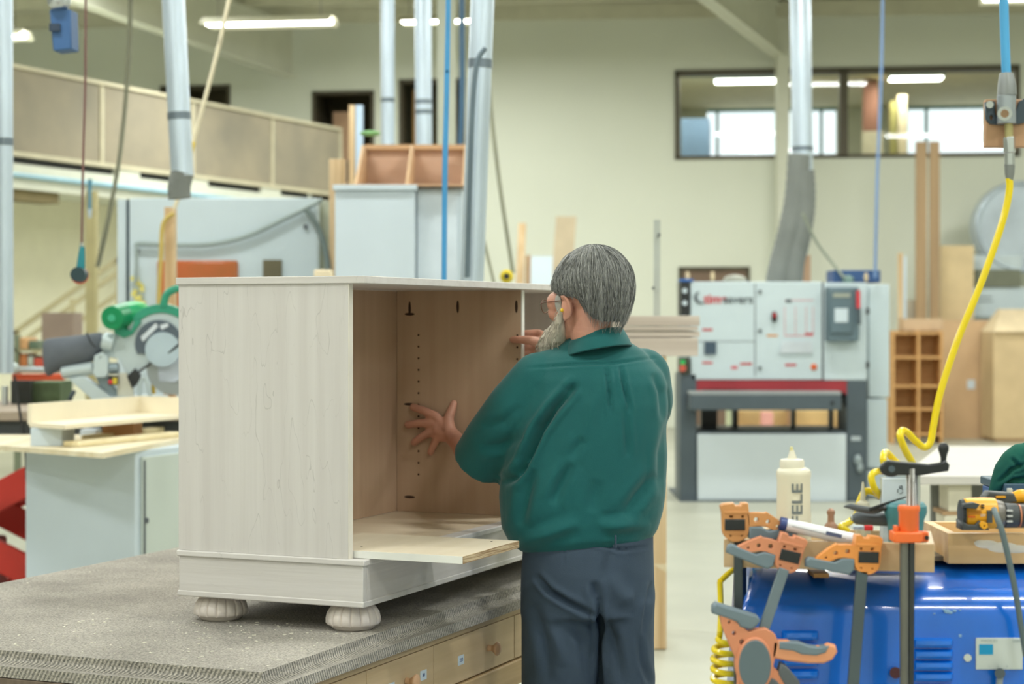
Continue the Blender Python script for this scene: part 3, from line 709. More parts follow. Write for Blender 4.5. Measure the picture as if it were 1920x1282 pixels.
# ================================================================ RIGHT BACKGROUND
def stand(nm, lab, cat, l, t, r, Y, d, m, bev=.004):
    b = MB(); b.box(X_(l, Y), X_(r, Y), Y, Y+d, 0, Z_(t, Y)); return tag(b.build(nm, m, None, bev), lab, cat)
tallb = wood('tall_brown_board', (166, 138, 102), (148, 122, 90), 'z', .8)
stand('tall_board', 'left one of two tall brown boards standing above the cubby shelf', 'board', 1717, 265, 1738, 25.2, .04, tallb)
stand('tall_board', 'right one of two tall brown boards standing above the cubby shelf', 'board', 1743, 265, 1762, 25.2, .04, tallb)
stand('plywood_sheet', 'yellowish plywood sheet standing behind the two tall brown boards', 'plywood', 1764, 460, 1826, 25.6, .05, mat('ply_sheet', (212, 190, 148), .7, var=.05))
for l, t, r, lab in ((1684, 474, 1693, 'thin cream strip leaning beside the tall boards, topmost of three'), (1694, 480, 1700, 'thin white strip leaning between cream strips by the tall boards'), (1700, 562, 1716, 'short greyish strip leaning right against the tall boards')):
    stand('leaning_strip', lab, 'strip', l, t, r, 25.3, .03, {474: pinez, 480: white, 562: mat('strip_grey', (170, 160, 140), .7)}[t])
# cubby shelf
YC = 24.0; orgw = mat('orange_brown_wood', (204, 158, 102), .6, var=.06, rgb2=(186, 140, 86), stretch=(1, 1, 8))
cs = thing('cubby_shelf', 'orange brown open cubby shelf behind the sander', 'shelf', (X_(1720, YC), YC, 0))
x0_, x1_, zt_ = X_(1673, YC), X_(1768, YC), Z_(620, YC)
MB().box(x0_, x1_, YC+.38, YC+.4, .05, zt_).build('back_panel', orgw, cs)
b = MB()
for x in (x0_, (x0_+x1_)/2, x1_-.03): MB().box(x, x+.03, YC, YC+.38, 0, zt_).build('upright', orgw, cs)
for py in (622, 668, 722, 765, 812): MB().box(x0_+.03, x1_-.03, YC+.01, YC+.38, Z_(py, YC)-.03, Z_(py, YC)).build('shelf_board', orgw, cs)
tag(MB().px(1694, 597, 1768, 619.5, YC+.1, .3).build('tan_box', mat('tan_box', (192, 164, 132), .7)), 'flat tan box on top of the cubby shelf', 'box')
stand('tan_panel_box', 'tall tan board box right of the cubby shelf with a white label', 'box', 1769, 600, 1862, 25.0, .5, mat('tan_panel', (196, 164, 126), .7, var=.03))
tag(MB().px(1814, 712, 1828, 729, 24.99, .011).build('paper_label', white), 'small white label stuck on the tall tan box', 'label')
cr = thing('pale_crate', 'pale wooden crate with sloped lid at the right photo edge', 'crate', (X_(1900, 24.3), 24.3, 0))
MB().box(X_(1863, 24.3), X_(2010, 24.3), 24.3, 24.95, .05, Z_(622, 24.3)).build('crate_body', mat('crate_tan', (200, 176, 136), .7, var=.04), cr)
b = MB(); za = Z_(622, 24.3); b.faces([(X_(1862, 24.3), 24.25, za), (X_(2012, 24.3), 24.25, za), (X_(2012, 24.3), 24.95, za), (X_(1862, 24.3), 24.95, za), (X_(1895, 24.3), 24.8, za+.3), (X_(2012, 24.3), 24.8, za+.3), (X_(2012, 24.3), 24.95, za+.3), (X_(1895, 24.3), 24.95, za+.3)], [(0, 3, 2, 1), (4, 5, 6, 7), (0, 1, 5, 4), (1, 2, 6, 5), (2, 3, 7, 6), (3, 0, 4, 7)]); b.build('crate_lid', mat('crate_lid', (224, 204, 168), .7), cr)
MB().box(X_(1868, 24.3), X_(2000, 24.3), 24.32, 25.0, 0, .05).build('crate_skid', browni, cr)
# band saw
YB = 25.9
bs = thing('band_saw', 'white band saw with round wheel housing at the right photo edge', 'band saw', (X_(1915, YB), YB, 0))
c_ = P(1915, 425, YB)
MB().cyl(c_, c_+Vector((0, .35, 0)), .64, seg=48).build('upper_wheel_housing', mat('pearl_white', (196, 208, 220), .3, .45, var=.1, vs=2), bs, .02)
MB().tube([c_+Vector((.6*cos(a), -.03, .6*sin(a))) for a in [i*2*pi/36 for i in range(37)]], .022, 8).build('housing_rim', mat('rim_grey', (176, 190, 200), .4), bs)
MB().px(1830, 505, 1914, 537, YB-.06, .4).build('guide_block', mat('grey_olive', (116, 120, 102), .6), bs)
MB().px(1826, 478, 1916, 506, YB-.03, .35).build('guide_cover', mat('cover_pale', (188, 200, 204), .4), bs)
MB().px(1820, 538, 1990, 594, YB-.02, .5).build('saw_table', whitep, bs)
MB().box(X_(1832, YB), X_(1990, YB), YB+.05, YB+.5, 0, Z_(594, YB)).build('saw_base', whitep, bs)
for y, w_ in ((556, 28), (564, 30)): MB().px(1832, y, 1832+w_, y+1.5, YB-.03, .02).build('print_line', lt_g, bs)
# white assembly table on the right
tz = .9; Ya, Yb2 = F*(CZ-tz)/292, F*(CZ-tz)/236
wt = thing('white_work_table', 'long white topped work table behind the tool cart', 'table', (2.3, 9, 0))
b = MB(); x0_, x1_ = X_(1690, Ya), 4.2
b.faces([(x0_, Ya, tz-.04), (x1_, Ya, tz-.04), (x1_+.8, Yb2, tz-.04), (x0_+.62, Yb2, tz-.04), (x0_, Ya, tz), (x1_, Ya, tz), (x1_+.8, Yb2, tz), (x0_+.62, Yb2, tz)], [(0, 3, 2, 1), (4, 5, 6, 7), (0, 1, 5, 4), (1, 2, 6, 5), (2, 3, 7, 6), (3, 0, 4, 7)])
b.build('table_top', mat('white_top', (204, 200, 193), .4, var=.02), wt, .003)
for x in (x0_+.5, x0_+2.): MB().box(x, x+.09, Ya+.25, Ya+.34, 0, tz-.04).build('leg', browni, wt)
MB().box(x0_+.2, 4.1, Ya+.3, Ya+.33, .45, tz-.04).build('modesty_panel', mat('grey_panel', (140, 142, 136), .7), wt)
MB_ = MB; yq = Ya+.04
tag(MB().box(X_(1772, yq), X_(1826, yq), yq, yq+.18, 0, Z_(966, yq)).build('cream_box', mat('cream_box', (214, 208, 186), .6), None, .004), 'lower tall cream box under the white work table', 'box')
tag(MB().box(X_(1768, yq), X_(1828, yq), yq, yq+.2, Z_(966, yq), Z_(959, yq)).build('brown_board_piece', browni), 'flat brown board piece between the two cream boxes under the table', 'board')
tag(MB().box(X_(1778, yq), X_(1822, yq), yq, yq+.18, Z_(959, yq), Z_(908, yq)).build('cream_box', mat('cream_box', (214, 208, 186), .6), None, .004), 'upper cream box under the white work table', 'box')
# crate shelf seen through the sander frame
sh = thing('parts_shelf', 'shelf of pale timber seen through the gap in the sander', 'shelf', (X_(1480, 21), 21, 0))
MB().px(1380, 770, 1600, 806, 21.3, .3).build('shelf_back', mat('amber_board', (206, 178, 124), .7, var=.1, vs=3), sh)
MB().box(X_(1375, 21), X_(1605, 21), 21, 21.6, Z_(810, 21), Z_(806, 21)).build('shelf_board', browni, sh)
for l in (1376, 1482, 1596): MB().box(X_(l, 21), X_(l+8, 21), 21, 21.6, 0, Z_(762, 21)).build('upright', browni, sh)
tag(MB().px(1430, 773, 1450, 805, 20.9, .2).build('pink_carton', mat('pink_card', (222, 160, 150), .7)), 'pink carton on the shelf seen through the sander', 'carton')
tag(MB().px(1365, 760, 1376, 806, 19.6, .2).box(X_(1363, 19.55), X_(1379, 19.55), 19.55, 19.8, 0, Z_(806, 19.55)).build('pale_bucket', mat('pale_tool', (190, 196, 160), .6)), 'pale tall bottle crate seen at the left of the sander gap', 'crate')
# ================================================================ LEFT MIDDLE GROUND
# white outfeed cabinet (same axes as the maple cabinet)
CA = (-1.74, 8.62, 0)
wcab = thing('white_cabinet', 'white floor cabinet left of the maple cabinet, pale board on top', 'cabinet', CA, ANG)
MB().box(0, .72, 0, .62, 0, .985).build('cabinet_body', white, wcab, .004, local=True)
MB().box(.04, .55, -.015, .0, .04, .955).build('door', mat('greenish_white', (190, 200, 194), .5, var=.01), wcab, .004, local=True)
MB().box(.57, .7, -.015, .0, .04, .955).build('door', MATS['greenish_white'], wcab, .004, local=True)
MB().box(.045, .055, -.022, -.012, .5, .94).build('door_pull', rubber, wcab, .002, local=True)
MB().ball((.06, -.022, .66), (.012, .012, .014), 10).build('lock_knob', rubber, wcab, local=True)
top = [(-1.79, 8.17), (-1.60, 9.35), (-1.72, 9.5), (-2.7, 9.5), (-2.39, 8.68)]
b = MB(); k = len(top)
b.faces([(x, y, .985) for x, y in top]+[(x, y, 1.008) for x, y in top], [tuple(range(k))[::-1], tuple(range(k, 2*k))]+[(i, (i+1) % k, (i+1) % k+k, i+k) for i in range(k)])
tag(b.build('pine_board', wood('pale_top', (232, 222, 196), (216, 202, 168), 'y', 1.)), 'wide pale pine board lying loose on the white floor cabinet', 'board')
ZT = 1.008
def lay(nm, lab, cat, l, t, r, Y, d, m, hgt=None, z0=ZT, kind=None, bev=.003):
    b = MB(); z1 = Z_(t, Y) if hgt is None else z0+hgt
    b.box(X_(l, Y), X_(r, Y), Y, Y+d, z0, z1); return tag(b.build(nm, m, None, bev), lab, cat)
pcl = mat('cream_board', (234, 224, 200), .6, var=.03)
lay('white_drawer_box', 'small white fronted box with brown edge under the cream tray', 'box', 57, 807, 116, 8.62, .25, white, hgt=.084)
lay('brown_spacer_box', 'small brown wooden box holding up the middle of the cream tray', 'box', 192, 797, 252, 9.15, .2, mat('box_tan', (196, 148, 106), .6), hgt=.084)
lay('grey_block', 'white grey block between the two boxes under the cream tray', 'block', 150, 805, 180, 9.3, .12, mat('block_grey', (196, 208, 220), .5))
o = MB(); a_ = Vector((-2.02, 8.55, ZT+.014)); c_ = Vector((-1.68, 9.32, ZT+.014)); o.bar(a_, c_, .09, .026)
tag(o.build('pine_batten', wood('batten_pine', (238, 226, 190), (220, 204, 160), 'y', 1.), None, .006), 'cream pine batten lying on the pale board, front one', 'batten')
o = MB(); o.bar(a_+Vector((-.02, .42, 0)), c_+Vector((-.1, .55, 0)), .07, .03)
tag(o.build('pine_batten', MATS['batten_pine'], None, .005), 'shorter pine batten lying behind the front one by the spacer box', 'batten')
# cream tray with raised rim, on those boxes
tr = thing('cream_tray', 'long cream wooden tray with raised rim in front of the green saw', 'tray', (-2., 8.9, 1.12))
zb_ = ZT+.086
corner = Vector((-2.255, 8.7, 0)); d1 = Vector((.62, -.20, 0)).normalized(); d2 = Vector((.32, .95, 0)).normalized()
A = Vector((X_(55, 8.66), 8.66, zb_)); Bq = Vector((X_(122, 8.48), 8.48, zb_)); Cq = Vector((X_(345, 9.4), 9.4, zb_)); Dq = Vector((X_(262, 9.56), 9.56, zb_))
b = MB(); b.faces([A, Bq, Cq, Dq]+[v+Vector((0, 0, .02)) for v in (A, Bq, Cq, Dq)], [(3, 2, 1, 0), (4, 5, 6, 7), (0, 1, 5, 4), (1, 2, 6, 5), (2, 3, 7, 6), (3, 0, 4, 7)]); b.build('tray_bottom', pcl, tr)
for u, v in ((A, Dq), (Dq, Cq)):
    MB().bar(u+Vector((0, 0, .06)), v+Vector((0, 0, .06)), .02, .095).build('tray_rim', pcl, tr)
# scissor lift bench
wbn = thing('scissor_lift_bench', 'red scissor lift bench with grey brown top at the far left', 'lift table', (-2.4, 10, 0))
WT = 1.12; LY = 9.62
MB().box(-3.9, -1.5, LY, LY+1.3, WT-.05, WT).build('bench_top', mat('worn_top', (158, 144, 128), .7, var=.06), wbn, .005)
MB().box(-3.85, -1.55, LY+.05, LY+1.25, WT-.16, WT-.05).build('top_frame', mat('dark_steel_frame', (70, 74, 76), .6), wbn, .004)
redp = mat('red_lift_paint', (200, 52, 40), .45)
for yy in (LY+.1, LY+1.05):
    MB().bar((-3.75, yy, WT-.2), (-2.2, yy, .12), .05, .15).build('scissor_arm', redp, wbn, .006)
    MB().bar((-3.75, yy+.06, .12), (-2.2, yy+.06, WT-.2), .05, .15).build('scissor_arm', redp, wbn, .006)
MB().box(-3.9, -1.6, LY, LY+.06, .0, .1).box(-3.9, -1.6, LY+1.15, LY+1.21, .0, .1).build('base_rail', redp, wbn, .004)
MB().box(-3.2, -2.8, LY+.4, LY+.75, .02, .4).build('pump_unit', mat('dark_red_unit', (130, 40, 36), .6), wbn, .02)
MB().cyl((-2.98, LY+.1, .58), (-2.98, LY+.0, .58), .04, seg=14).build('pivot_pin', alum, wbn)
# clutter on the bench
def on(nm, lab, cat, l, t, r, Y, d, m, **k): return lay(nm, lab, cat, l, t, r, Y, d, m, z0=WT, **k)
gst = mat('leafy_green', (84, 104, 72), .8, var=.2, vs=8)
on('green_pouch', 'dark green crate with black corner left under the dust bag', 'crate', 58, 716, 112, 10.5, .3, gst)
orr = mat('orange_red_paint', (212, 84, 44), .5)
cl = thing('long_bar_clamp', 'silver and orange long bar clamp lying over the crates at far left', 'clamp', P(70, 700, 10.3))
MB().cyl(P(30, 692, 10.3), P(84, 693, 10.3), .012*1.6, seg=14).build('silver_bar', alum, cl)
MB().ball(P(25, 690, 10.3), .032, 14).build('end_cap', mat('cap_pale', (196, 208, 204), .5), cl)
MB().px(22, 701, 118, 713, 10.32, .06).build('orange_rail', orr, cl, .005)
on('black_crate', 'black plastic crate under the orange clamp rail', 'crate', 20, 713.5, 57, 10.45, .3, mat('crate_black', (48, 54, 50), .6))
on('silver_jar', 'small silver jar standing at the far left end of the bench', 'jar', 2, 724, 12, 10.3, .04, alum)
tag(MB().tube([P(27, 705, 9.55), P(32, 740, 9.55), P(40, 790, 9.55), P(47, 830, 9.55), P(50, 900, 9.5)], .007, 8, 5).build('clamp_lead', black), 'black cord hanging from the end of the bar clamp', 'cord')
# far shelving behind
fs = thing('storage_rack', 'rack of orange and red bins far left behind the dust bag', 'rack', P(60, 900, 15))
MB().px(26, 628, 34, 960, 15, .1).px(190, 628, 198, 960, 15, .1).build('rack_upright', mat('rack_green', (120, 128, 104), .7), fs)
for y in (655, 690, 760): MB().px(26, y, 198, y+4, 15, .5).build('rack_beam', mat('rack_tan', (170, 160, 126), .7), fs)
for i, (l, t, r, bt_, rgb, lab) in enumerate(((30, 634, 52, 655, (214, 166, 116), 'tan carton on the upper rack beam by the far left duct'), (30, 664, 50, 690, (210, 130, 76), 'orange bin on the middle rack beam at left'), (52, 668, 62, 690, (190, 196, 184), 'pale tin between two orange bins on the rack'), (64, 672, 82, 690, (212, 90, 70), 'red bin on the middle rack beam left of the dust bag'), (54, 640, 70, 655, (92, 110, 90), 'dark green box beside the tan carton on the rack'))):
    tag(MB().px(l, t-1, r, bt_-1, 15.05, .3).build('storage_bin', mat('bin%d' % i, rgb, .6), None, .005), lab, 'bin')
tag(MB().px(78, 586, 138, 700, 16.5, .35).build('brown_carton', mat('carton_brown', (142, 124, 110), .8)), 'square brown carton in front of the staircase', 'carton')
# ---- mitre saw
YM = 9.72
ms = thing('mitre_saw', 'green and grey sliding mitre saw left of the maple cabinet', 'saw', P(250, 752, YM))
sg = mat('saw_grey', (186, 200, 204), .45, .15, var=.03); grn = mat('saw_green', (0, 134, 84), .4, var=.06)
lgrn = mat('saw_light_green', (92, 190, 120), .4); tgrn = mat('saw_teal_green', (46, 148, 120), .4)
def arc(cx, cy, r, a0, a1, n=14): return [(cx+r*cos(radians(a0+(a1-a0)*i/n)), cy-r*sin(radians(a0+(a1-a0)*i/n))) for i in range(n+1)]
# blade guard: outer C, inner window
shape('upper_guard', [(192, 630), (215, 634), (238, 620)]+arc(300, 648, 69, 150, 0)[0:14]+[(365, 660), (336, 632), (322, 650), (300, 668), (282, 680), (262, 694), (250, 706), (240, 700), (225, 672), (205, 668), (192, 654)], [], YM, .05, sg, ms, .004)
shape('guard_rim', arc(302, 640, 69, 140, 20)+arc(302, 648, 63, 20, 140), [], YM-.01, .075, tgrn, ms, .004)
shape('dark_label', arc(297, 644, 44, 205, 20)+arc(300, 652, 26, 20, 205), [], YM-.012, .012, mat('label_slate', (84, 96, 108), .4), ms)
shape('label_stripes', [(264, 632), (292, 606), (296, 612), (268, 640)], [], YM-.016, .005, mat('label_white', (214, 222, 230), .4), ms)
shape('label_stripes', [(300, 610), (314, 606), (316, 611), (303, 618)], [], YM-.016, .005, MATS['label_white'], ms)
MB().cyl(P(305, 655, YM-.03), P(305, 655, YM+.05), .09, seg=36).build('blade_cover', mat('cover_bluegrey', (178, 196, 208), .35, .2), ms)
MB().cyl(P(326, 690, YM+.045), P(326, 690, YM+.051), .14, seg=48).build('saw_blade', mat('blade_steel', (170, 178, 184), .3, .85), ms)
shape('lower_guard', [(296, 672), (333, 660), (360, 662), (360, 700), (326, 716), (300, 714), (282, 704)], [], YM+.03, .04, mat('clear_guard', (196, 206, 220), .3), ms)
MB().tube([P(346, 636, YM-.02), P(318, 660, YM-.02), P(290, 676, YM-.02), P(262, 696, YM-.02), P(254, 702, YM-.02)], .006, 8, 4).build('guard_spring', black, ms)
# motor
MB().cyl(P(210, 596, YM-.1), P(244, 588, YM+.12), .062, .066, 28).build('motor_end_cap', grn, ms, .004)
MB().tube([P(222, 594, YM+.0), P(250, 592, YM+.08), P(278, 600, YM+.1)], [.064, .07, .06], 26).build('motor_body', mat('saw_mid_green', (0, 150, 92), .4), ms)
MB().ball(P(252, 577, YM+.1), (.075, .06, .035), 20).build('motor_top', lgrn, ms)
MB().cyl(P(209, 596, YM-.108), P(209, 596, YM-.1), .02, seg=16).build('motor_badge', mat('badge_pale_green', (60, 168, 130), .4), ms)
shape('motor_bracket', [(210, 606), (246, 622), (254, 600), (262, 604), (246, 626), (232, 632), (216, 624)], [], YM-.02, .06, tgrn, ms, .004)
MB().tube([P(306, 575, YM), P(312, 553, YM), P(326, 543, YM), P(342, 541, YM), P(360, 556, YM)], .02, 14, 5).build('carry_handle', tgrn, ms)
# dust bag
bagm = mat('dust_bag_cloth', (92, 98, 106), .85, var=.1, vs=5)
bagb = MB()
pr = [((76, 635), (84, 706)), ((96, 633), (92, 708)), ((128, 630), (112, 692)), ((160, 626), (150, 682)), ((178, 623), (180, 680)), ((196, 622), (196, 652))]
rings = []
for i, (t, q) in enumerate(pr):
    a = P(*t, YM+.04); c = P(*q, YM+.04); m_ = (a+c)/2; hh = (a-c)/2; th = (.03, .06, .075, .075, .06, .04)[i]
    rings.append([m_+hh*sin(2*pi*j/20)*(1 if abs(sin(2*pi*j/20)) > .01 else 1)+Vector((0, 1, 0))*th*cos(2*pi*j/20) for j in range(20)])
bagb.loft(rings); me_o = bagb.build('dust_bag', bagm, ms); sd = me_o.modifiers.new('s', 'SUBSURF'); sd.levels = sd.render_levels = 1
MB().tube([P(162, 623, YM-.03), P(170, 640, YM-.045), P(180, 652, YM-.045)], .004, 8, 4).build('bag_strap', black, ms)
MB().cyl(P(194, 638, YM), P(214, 644, YM), .045, .05, 20).build('dust_port', sg, ms)
shape('hinge_lug', [(178, 668), (190, 662), (200, 668), (201, 700), (196, 706), (180, 706), (175, 698)], [ring2(188, 670, 3, 3)], YM-.05, .05, sg, ms, .004)
MB().cyl(P(118, 698, YM+.02), P(176, 690, YM), .032, .034, 24).build('slide_tube', sg, ms)
MB().cyl(P(180, 692, YM), P(222, 690, YM), .03, seg=20).build('slide_tube', mat('tube_slate', (140, 156, 164), .4, .3), ms)
shape('support_arm', [(132, 710), (156, 708), (205, 744), (203, 758), (185, 758)], [], YM-.02, .09, sg, ms, .006)
shape('pivot_arm', [(180, 704), (204, 706), (212, 726), (238, 748), (204, 752), (186, 718)], [], YM+.02, .07, MATS['tube_slate'], ms, .005)
MB().px(203, 704, 219, 722, YM-.06, .05).build('switch_block', black, ms, .003)
MB().ball(P(207, 716, YM-.065), .012, 10).build('red_switch', mat('switch_red', (220, 50, 60), .4), ms)
MB().px(211, 708, 219, 720, YM-.065, .01).build('warning_label', mat('label_yellow', (200, 180, 50), .5), ms)
shape('black_knob', [(240, 706), (252, 694), (264, 710), (248, 724)], [], YM-.03, .05, black, ms, .006)
shape('fence', [(222, 700), (236, 700), (248, 724), (250, 752), (220, 752)], [], YM-.0, .02, mat('fence_cream', (214, 212, 196), .5), ms, .003)
MB().tube([P(262, 745, YM-.02), P(262, 720, YM-.02), P(270, 706, YM-.02), P(278, 722, YM-.02), P(282, 745, YM-.02)], .012, 8, 5).build('work_clamp', sg, ms)
MB().cyl(Vector((P(250, 752, YM).x, YM+.1, WT+.02)), Vector((P(250, 752, YM).x, YM+.1, WT+.075)), .17, .16, 40).build('turntable', sg, ms)
b = MB(); x_l, x_r = X_(138, YM), X_(360, YM); b.box(x_l, x_r, YM+.02, YM+.24, WT, WT+.045); b.build('base', sg, ms, .012)
MB().tube([P(127, 762, YM-.0), P(133, 744, YM-.04), P(139, 734, YM-.02)], .012, 10, 4).build('black_lever', mat('lever_slate', (50, 62, 70), .5), ms)
lr = MB(); lr.px(284, 715, 290, 752, YM+.3, .02); tag(lr.build('yellow_marker_stick', mat('yellow_stick', (214, 176, 40), .5)), 'yellow stick standing right of the mitre saw base', 'stick')
tag(MB().px(307, 722, 323, 751, YM+.35, .1).build('orange_wood_block', mat('orange_block', (206, 148, 86), .6)), 'orange brown wood block standing by the maple cabinet edge', 'block')

# ================================================================ BENCH WITH CARPET
BZ = .83
KX = Vector((-.525, 3.99, 0))
bench = thing('carpeted_bench', 'workbench covered with grey twill carpet, drawers along its right side', 'workbench', KX, ANG)
cp = bpy.data.materials.new('twill_carpet'); cp.use_nodes = True
nt = cp.node_tree; N = nt.nodes; L = nt.links; bsdf = N['Principled BSDF']; bsdf.inputs['Roughness'].default_value = .95; bsdf.inputs['Specular IOR Level'].default_value = .1
tc = N.new('ShaderNodeTexCoord'); mp = N.new('ShaderNodeMapping'); mp.inputs['Rotation'].default_value = (radians(20), radians(38), radians(-28)); L.new(tc.outputs['Object'], mp.inputs[0])
wv = N.new('ShaderNodeTexWave'); wv.inputs['Scale'].default_value = 44; wv.inputs['Distortion'].default_value = 2.2; wv.inputs['Detail'].default_value = 2; wv.inputs['Detail Scale'].default_value = 6
L.new(mp.outputs[0], wv.inputs['Vector'])
nz = N.new('ShaderNodeTexNoise'); nz.inputs['Scale'].default_value = 190; nz.inputs['Detail'].default_value = 2; L.new(tc.outputs['Object'], nz.inputs[0])
n2 = N.new('ShaderNodeTexNoise'); n2.inputs['Scale'].default_value = 3; L.new(tc.outputs['Object'], n2.inputs[0])
mx1 = N.new('ShaderNodeMix'); mx1.data_type = 'FLOAT'; mx1.inputs['Factor'].default_value = .66; L.new(wv.outputs['Fac'], mx1.inputs['A']); L.new(nz.outputs['Fac'], mx1.inputs['B'])
cr = N.new('ShaderNodeValToRGB'); cr.color_ramp.elements[0].position = .22; cr.color_ramp.elements[0].color = s(104, 104, 100); cr.color_ramp.elements[1].position = .72; cr.color_ramp.elements[1].color = s(200, 193, 182)
L.new(mx1.outputs['Result'], cr.inputs[0])
hs = N.new('ShaderNodeHueSaturation'); L.new(cr.outputs[0], hs.inputs['Color']); ad = N.new('ShaderNodeMath'); ad.operation = 'ADD'; ad.inputs[1].default_value = .5; L.new(n2.outputs['Fac'], ad.inputs[0]); L.new(ad.outputs[0], hs.inputs['Value'])
L.new(hs.outputs[0], bsdf.inputs['Base Color'])
bp = N.new('ShaderNodeBump'); bp.inputs['Strength'].default_value = .9; bp.inputs['Distance'].default_value = .006; L.new(mx1.outputs['Result'], bp.inputs['Height']); L.new(bp.outputs[0], bsdf.inputs['Normal'])
# thick soft-edged pad
b = MB(); bmesh.ops.create_cube(b.b, size=1)
for v in b.b.verts: v.co = Vector(((v.co.x+.5)*2.36, (v.co.y+.5)*1.46, BZ-.055+(v.co.z+.5)*.055))
bmesh.ops.bevel(b.b, geom=[e for e in b.b.edges if max(v.co.z for v in e.verts) > BZ-.01 or abs(e.verts[0].co.z-e.verts[1].co.z) > .03], offset=.03, segments=5, affect='EDGES', clamp_overlap=True)
b.build('carpet_cover', cp, bench, local=True, ang=60)
MB().box(.0, .018, .01, 1.45, BZ-.285, BZ-.057).build('end_fascia', mat('worn_brown', (112, 98, 84), .8, var=.15, vs=8, stretch=(1, 6, 1)), bench, .002, local=True)
bw = wood('bench_wood', (196, 172, 136), (172, 148, 112), 'x', 1.)
MB().box(.02, 2.34, .02, 1.44, BZ-.075, BZ-.055).build('bench_top', bw, bench, local=True)
MB().box(.05, 2.3, .05, 1.42, BZ-.205, BZ-.08).build('drawer_case', bw, bench, local=True)
MB().box(.02, 2.34, .015, .06, BZ-.275, BZ-.205).box(.02, 2.34, 1.4, 1.445, BZ-.275, BZ-.205).build('side_rail', wood('rail_wood', (206, 178, 134), (178, 150, 108), 'x', 1.3), bench, .004, local=True)
dw = wood('drawer_front_wood', (202, 178, 142), (180, 156, 120), 'x', .9)
kn = mat('knob_wood', (196, 156, 120), .5)
# drawer seams read from the photo along the right side
def bl_(px):      # bench length at which a picture column meets the right side
    r = (px-960)/F; return (r*KX.y-KX.x)/(DX.x-r*DX.y)
seams = [.05, bl_(703), bl_(828), bl_(978)]
while seams[-1] < 2.1: seams.append(min(seams[-1]+.42, 2.3))
kc = 0
for i in range(len(seams)-1):
    a, c = seams[i]+.0015, seams[i+1]-.0015
    if c-a < .05: continue
    d = MB().box(a, c, .022, .05, BZ-.2, BZ-.078).build('drawer', dw, bench, .0015, local=True)
    kx = {1: bl_(776), 2: bl_(929)}.get(i, (a+c)/2)
    b = MB(); b.lathe([(.003, 0), (.009, .001), (.008, .012), (.013, .02), (.019, .026), (.019, .03), (.012, .035), (.001, .037)], (kx, .022, BZ-.14), 20, Matrix.Rotation(pi/2, 3, 'X'))
    b.build('knob', kn, d, local=True)
    for px in {0: (672,), 1: (748, 808), 2: (878,)}.get(i, ()):
        q = bl_(px); l_ = MB().box(q-.018, q+.018, .0205, .022, BZ-.155, BZ-.13).build('paper_label', white, d, local=True)
        T = Matrix.Translation((q, .0203, BZ-.1425)) @ Matrix.Rotation(pi/2, 4, 'X')
        text('label_writing', '150' if px == 748 else '80' if px == 808 else '220' if px == 878 else '120', .014, T, mat('print_blue', (60, 80, 130), .6), d, .0003, local=True)
lg = mat('reddish_leg', (142, 84, 76), .6)
for x, y in ((.25, .12), (2.0, .12), (.25, 1.25), (2.0, 1.25)):
    MB().bar((x, y, BZ-.27), (x-.1 if x < 1 else x+.06, y, .0), .07, .09).build('leg', lg, bench, .005, local=True)
MB().box(.3, 2.1, .15, 1.25, .14, .17).build('lower_shelf', ply, bench, .003, local=True)
# wood chips scattered on the carpet: nobody would count them
b = MB(); rnd = random.Random(3)
for i in range(230):
    if i < 150: x, y = rnd.uniform(.02, .62), rnd.uniform(.05, .85)
    else: x, y = rnd.uniform(.0, 2.2), rnd.uniform(.02, 1.44)
    q = KX+DX*x+UX*y; sz = rnd.choice((.0015, .002, .003, .0045))
    b.cbox((q.x, q.y, BZ+.0008), (sz*2, sz, .0012), Matrix.Rotation(rnd.uniform(0, 3), 4, 'Z'))
tag(b.build('wood_chips', mat('chip_white', (226, 222, 206), .7)), 'tiny pale wood chips scattered over the grey carpet', 'wood chips', kind='stuff')

# ================================================================ MAPLE CABINET
C0 = Vector((-.356, 4.496, 0))
LC = 1.76
cab = thing('maple_cabinet', 'unfinished pale maple cabinet with bun feet on the carpeted bench', 'cabinet', (C0.x, C0.y, BZ), ANG)
mp_v = wood('maple_upright', (212, 208, 205), (204, 199, 196), 'z', 1.5, .5, figure=.5)
mp_p = wood('maple_plain', (216, 212, 209), (206, 201, 197), 'y', 1.5, .5, figure=.3)
mp_x = wood('maple_long', (214, 209, 205), (203, 197, 193), 'x', 1.5, .5)
inn = wood('maple_inside_shaded', (196, 168, 142), (187, 158, 132), 'z', 1.3, .5)  # maple darkened in colour to carry the shade inside the cabinet
innx = wood('maple_inside_long', (222, 206, 182), (212, 194, 166), 'y', .7, .5)
D = .533
MB().box(.004, LC-.004, .004, D, .065, .080).build('base_bead', mp_p, cab, .003, local=True)
for x in (.006, LC-.026): MB().box(x, x+.02, .006, D-.005, .079, .166).build('plinth_end', mp_p, cab, .001, local=True)
MB().box(.027, LC-.027, .006, .026, .079, .166).build('plinth_front', mp_x, cab, .001, local=True)
MB().box(.03, LC-.03, .2, D-.02, .08, .1).build('plinth_cleat', mp_x, cab, local=True)
MB().box(.0, LC, .0, D, .166, .181).build('ledge', mp_p, cab, .003, local=True)
MB().box(.006, .025, .0465, .53, .181, .849).build('side_panel', mp_v, cab, .0008, local=True)
MB().box(.006, .0255, .044, .0463, .181, .849).build('edge_band', mat('edge_band_maple', (226, 220, 208), .5), cab, local=True)
MB().box(LC-.025, LC-.006, .0465, .53, .181, .849).build('side_panel', mp_v, cab, .0008, local=True)
MB().box(.0, LC, .0, D+.002, .849, .867).build('top_panel', mp_p, cab, .0015, local=True)
MB().box(.026, LC-.026, .449, .461, .182, .848).build('back_panel', inn, cab, local=True)
pt = MB().box(1.07, 1.089, .04, .448, .182, .848).build('partition', inn, cab, .0005, local=True)
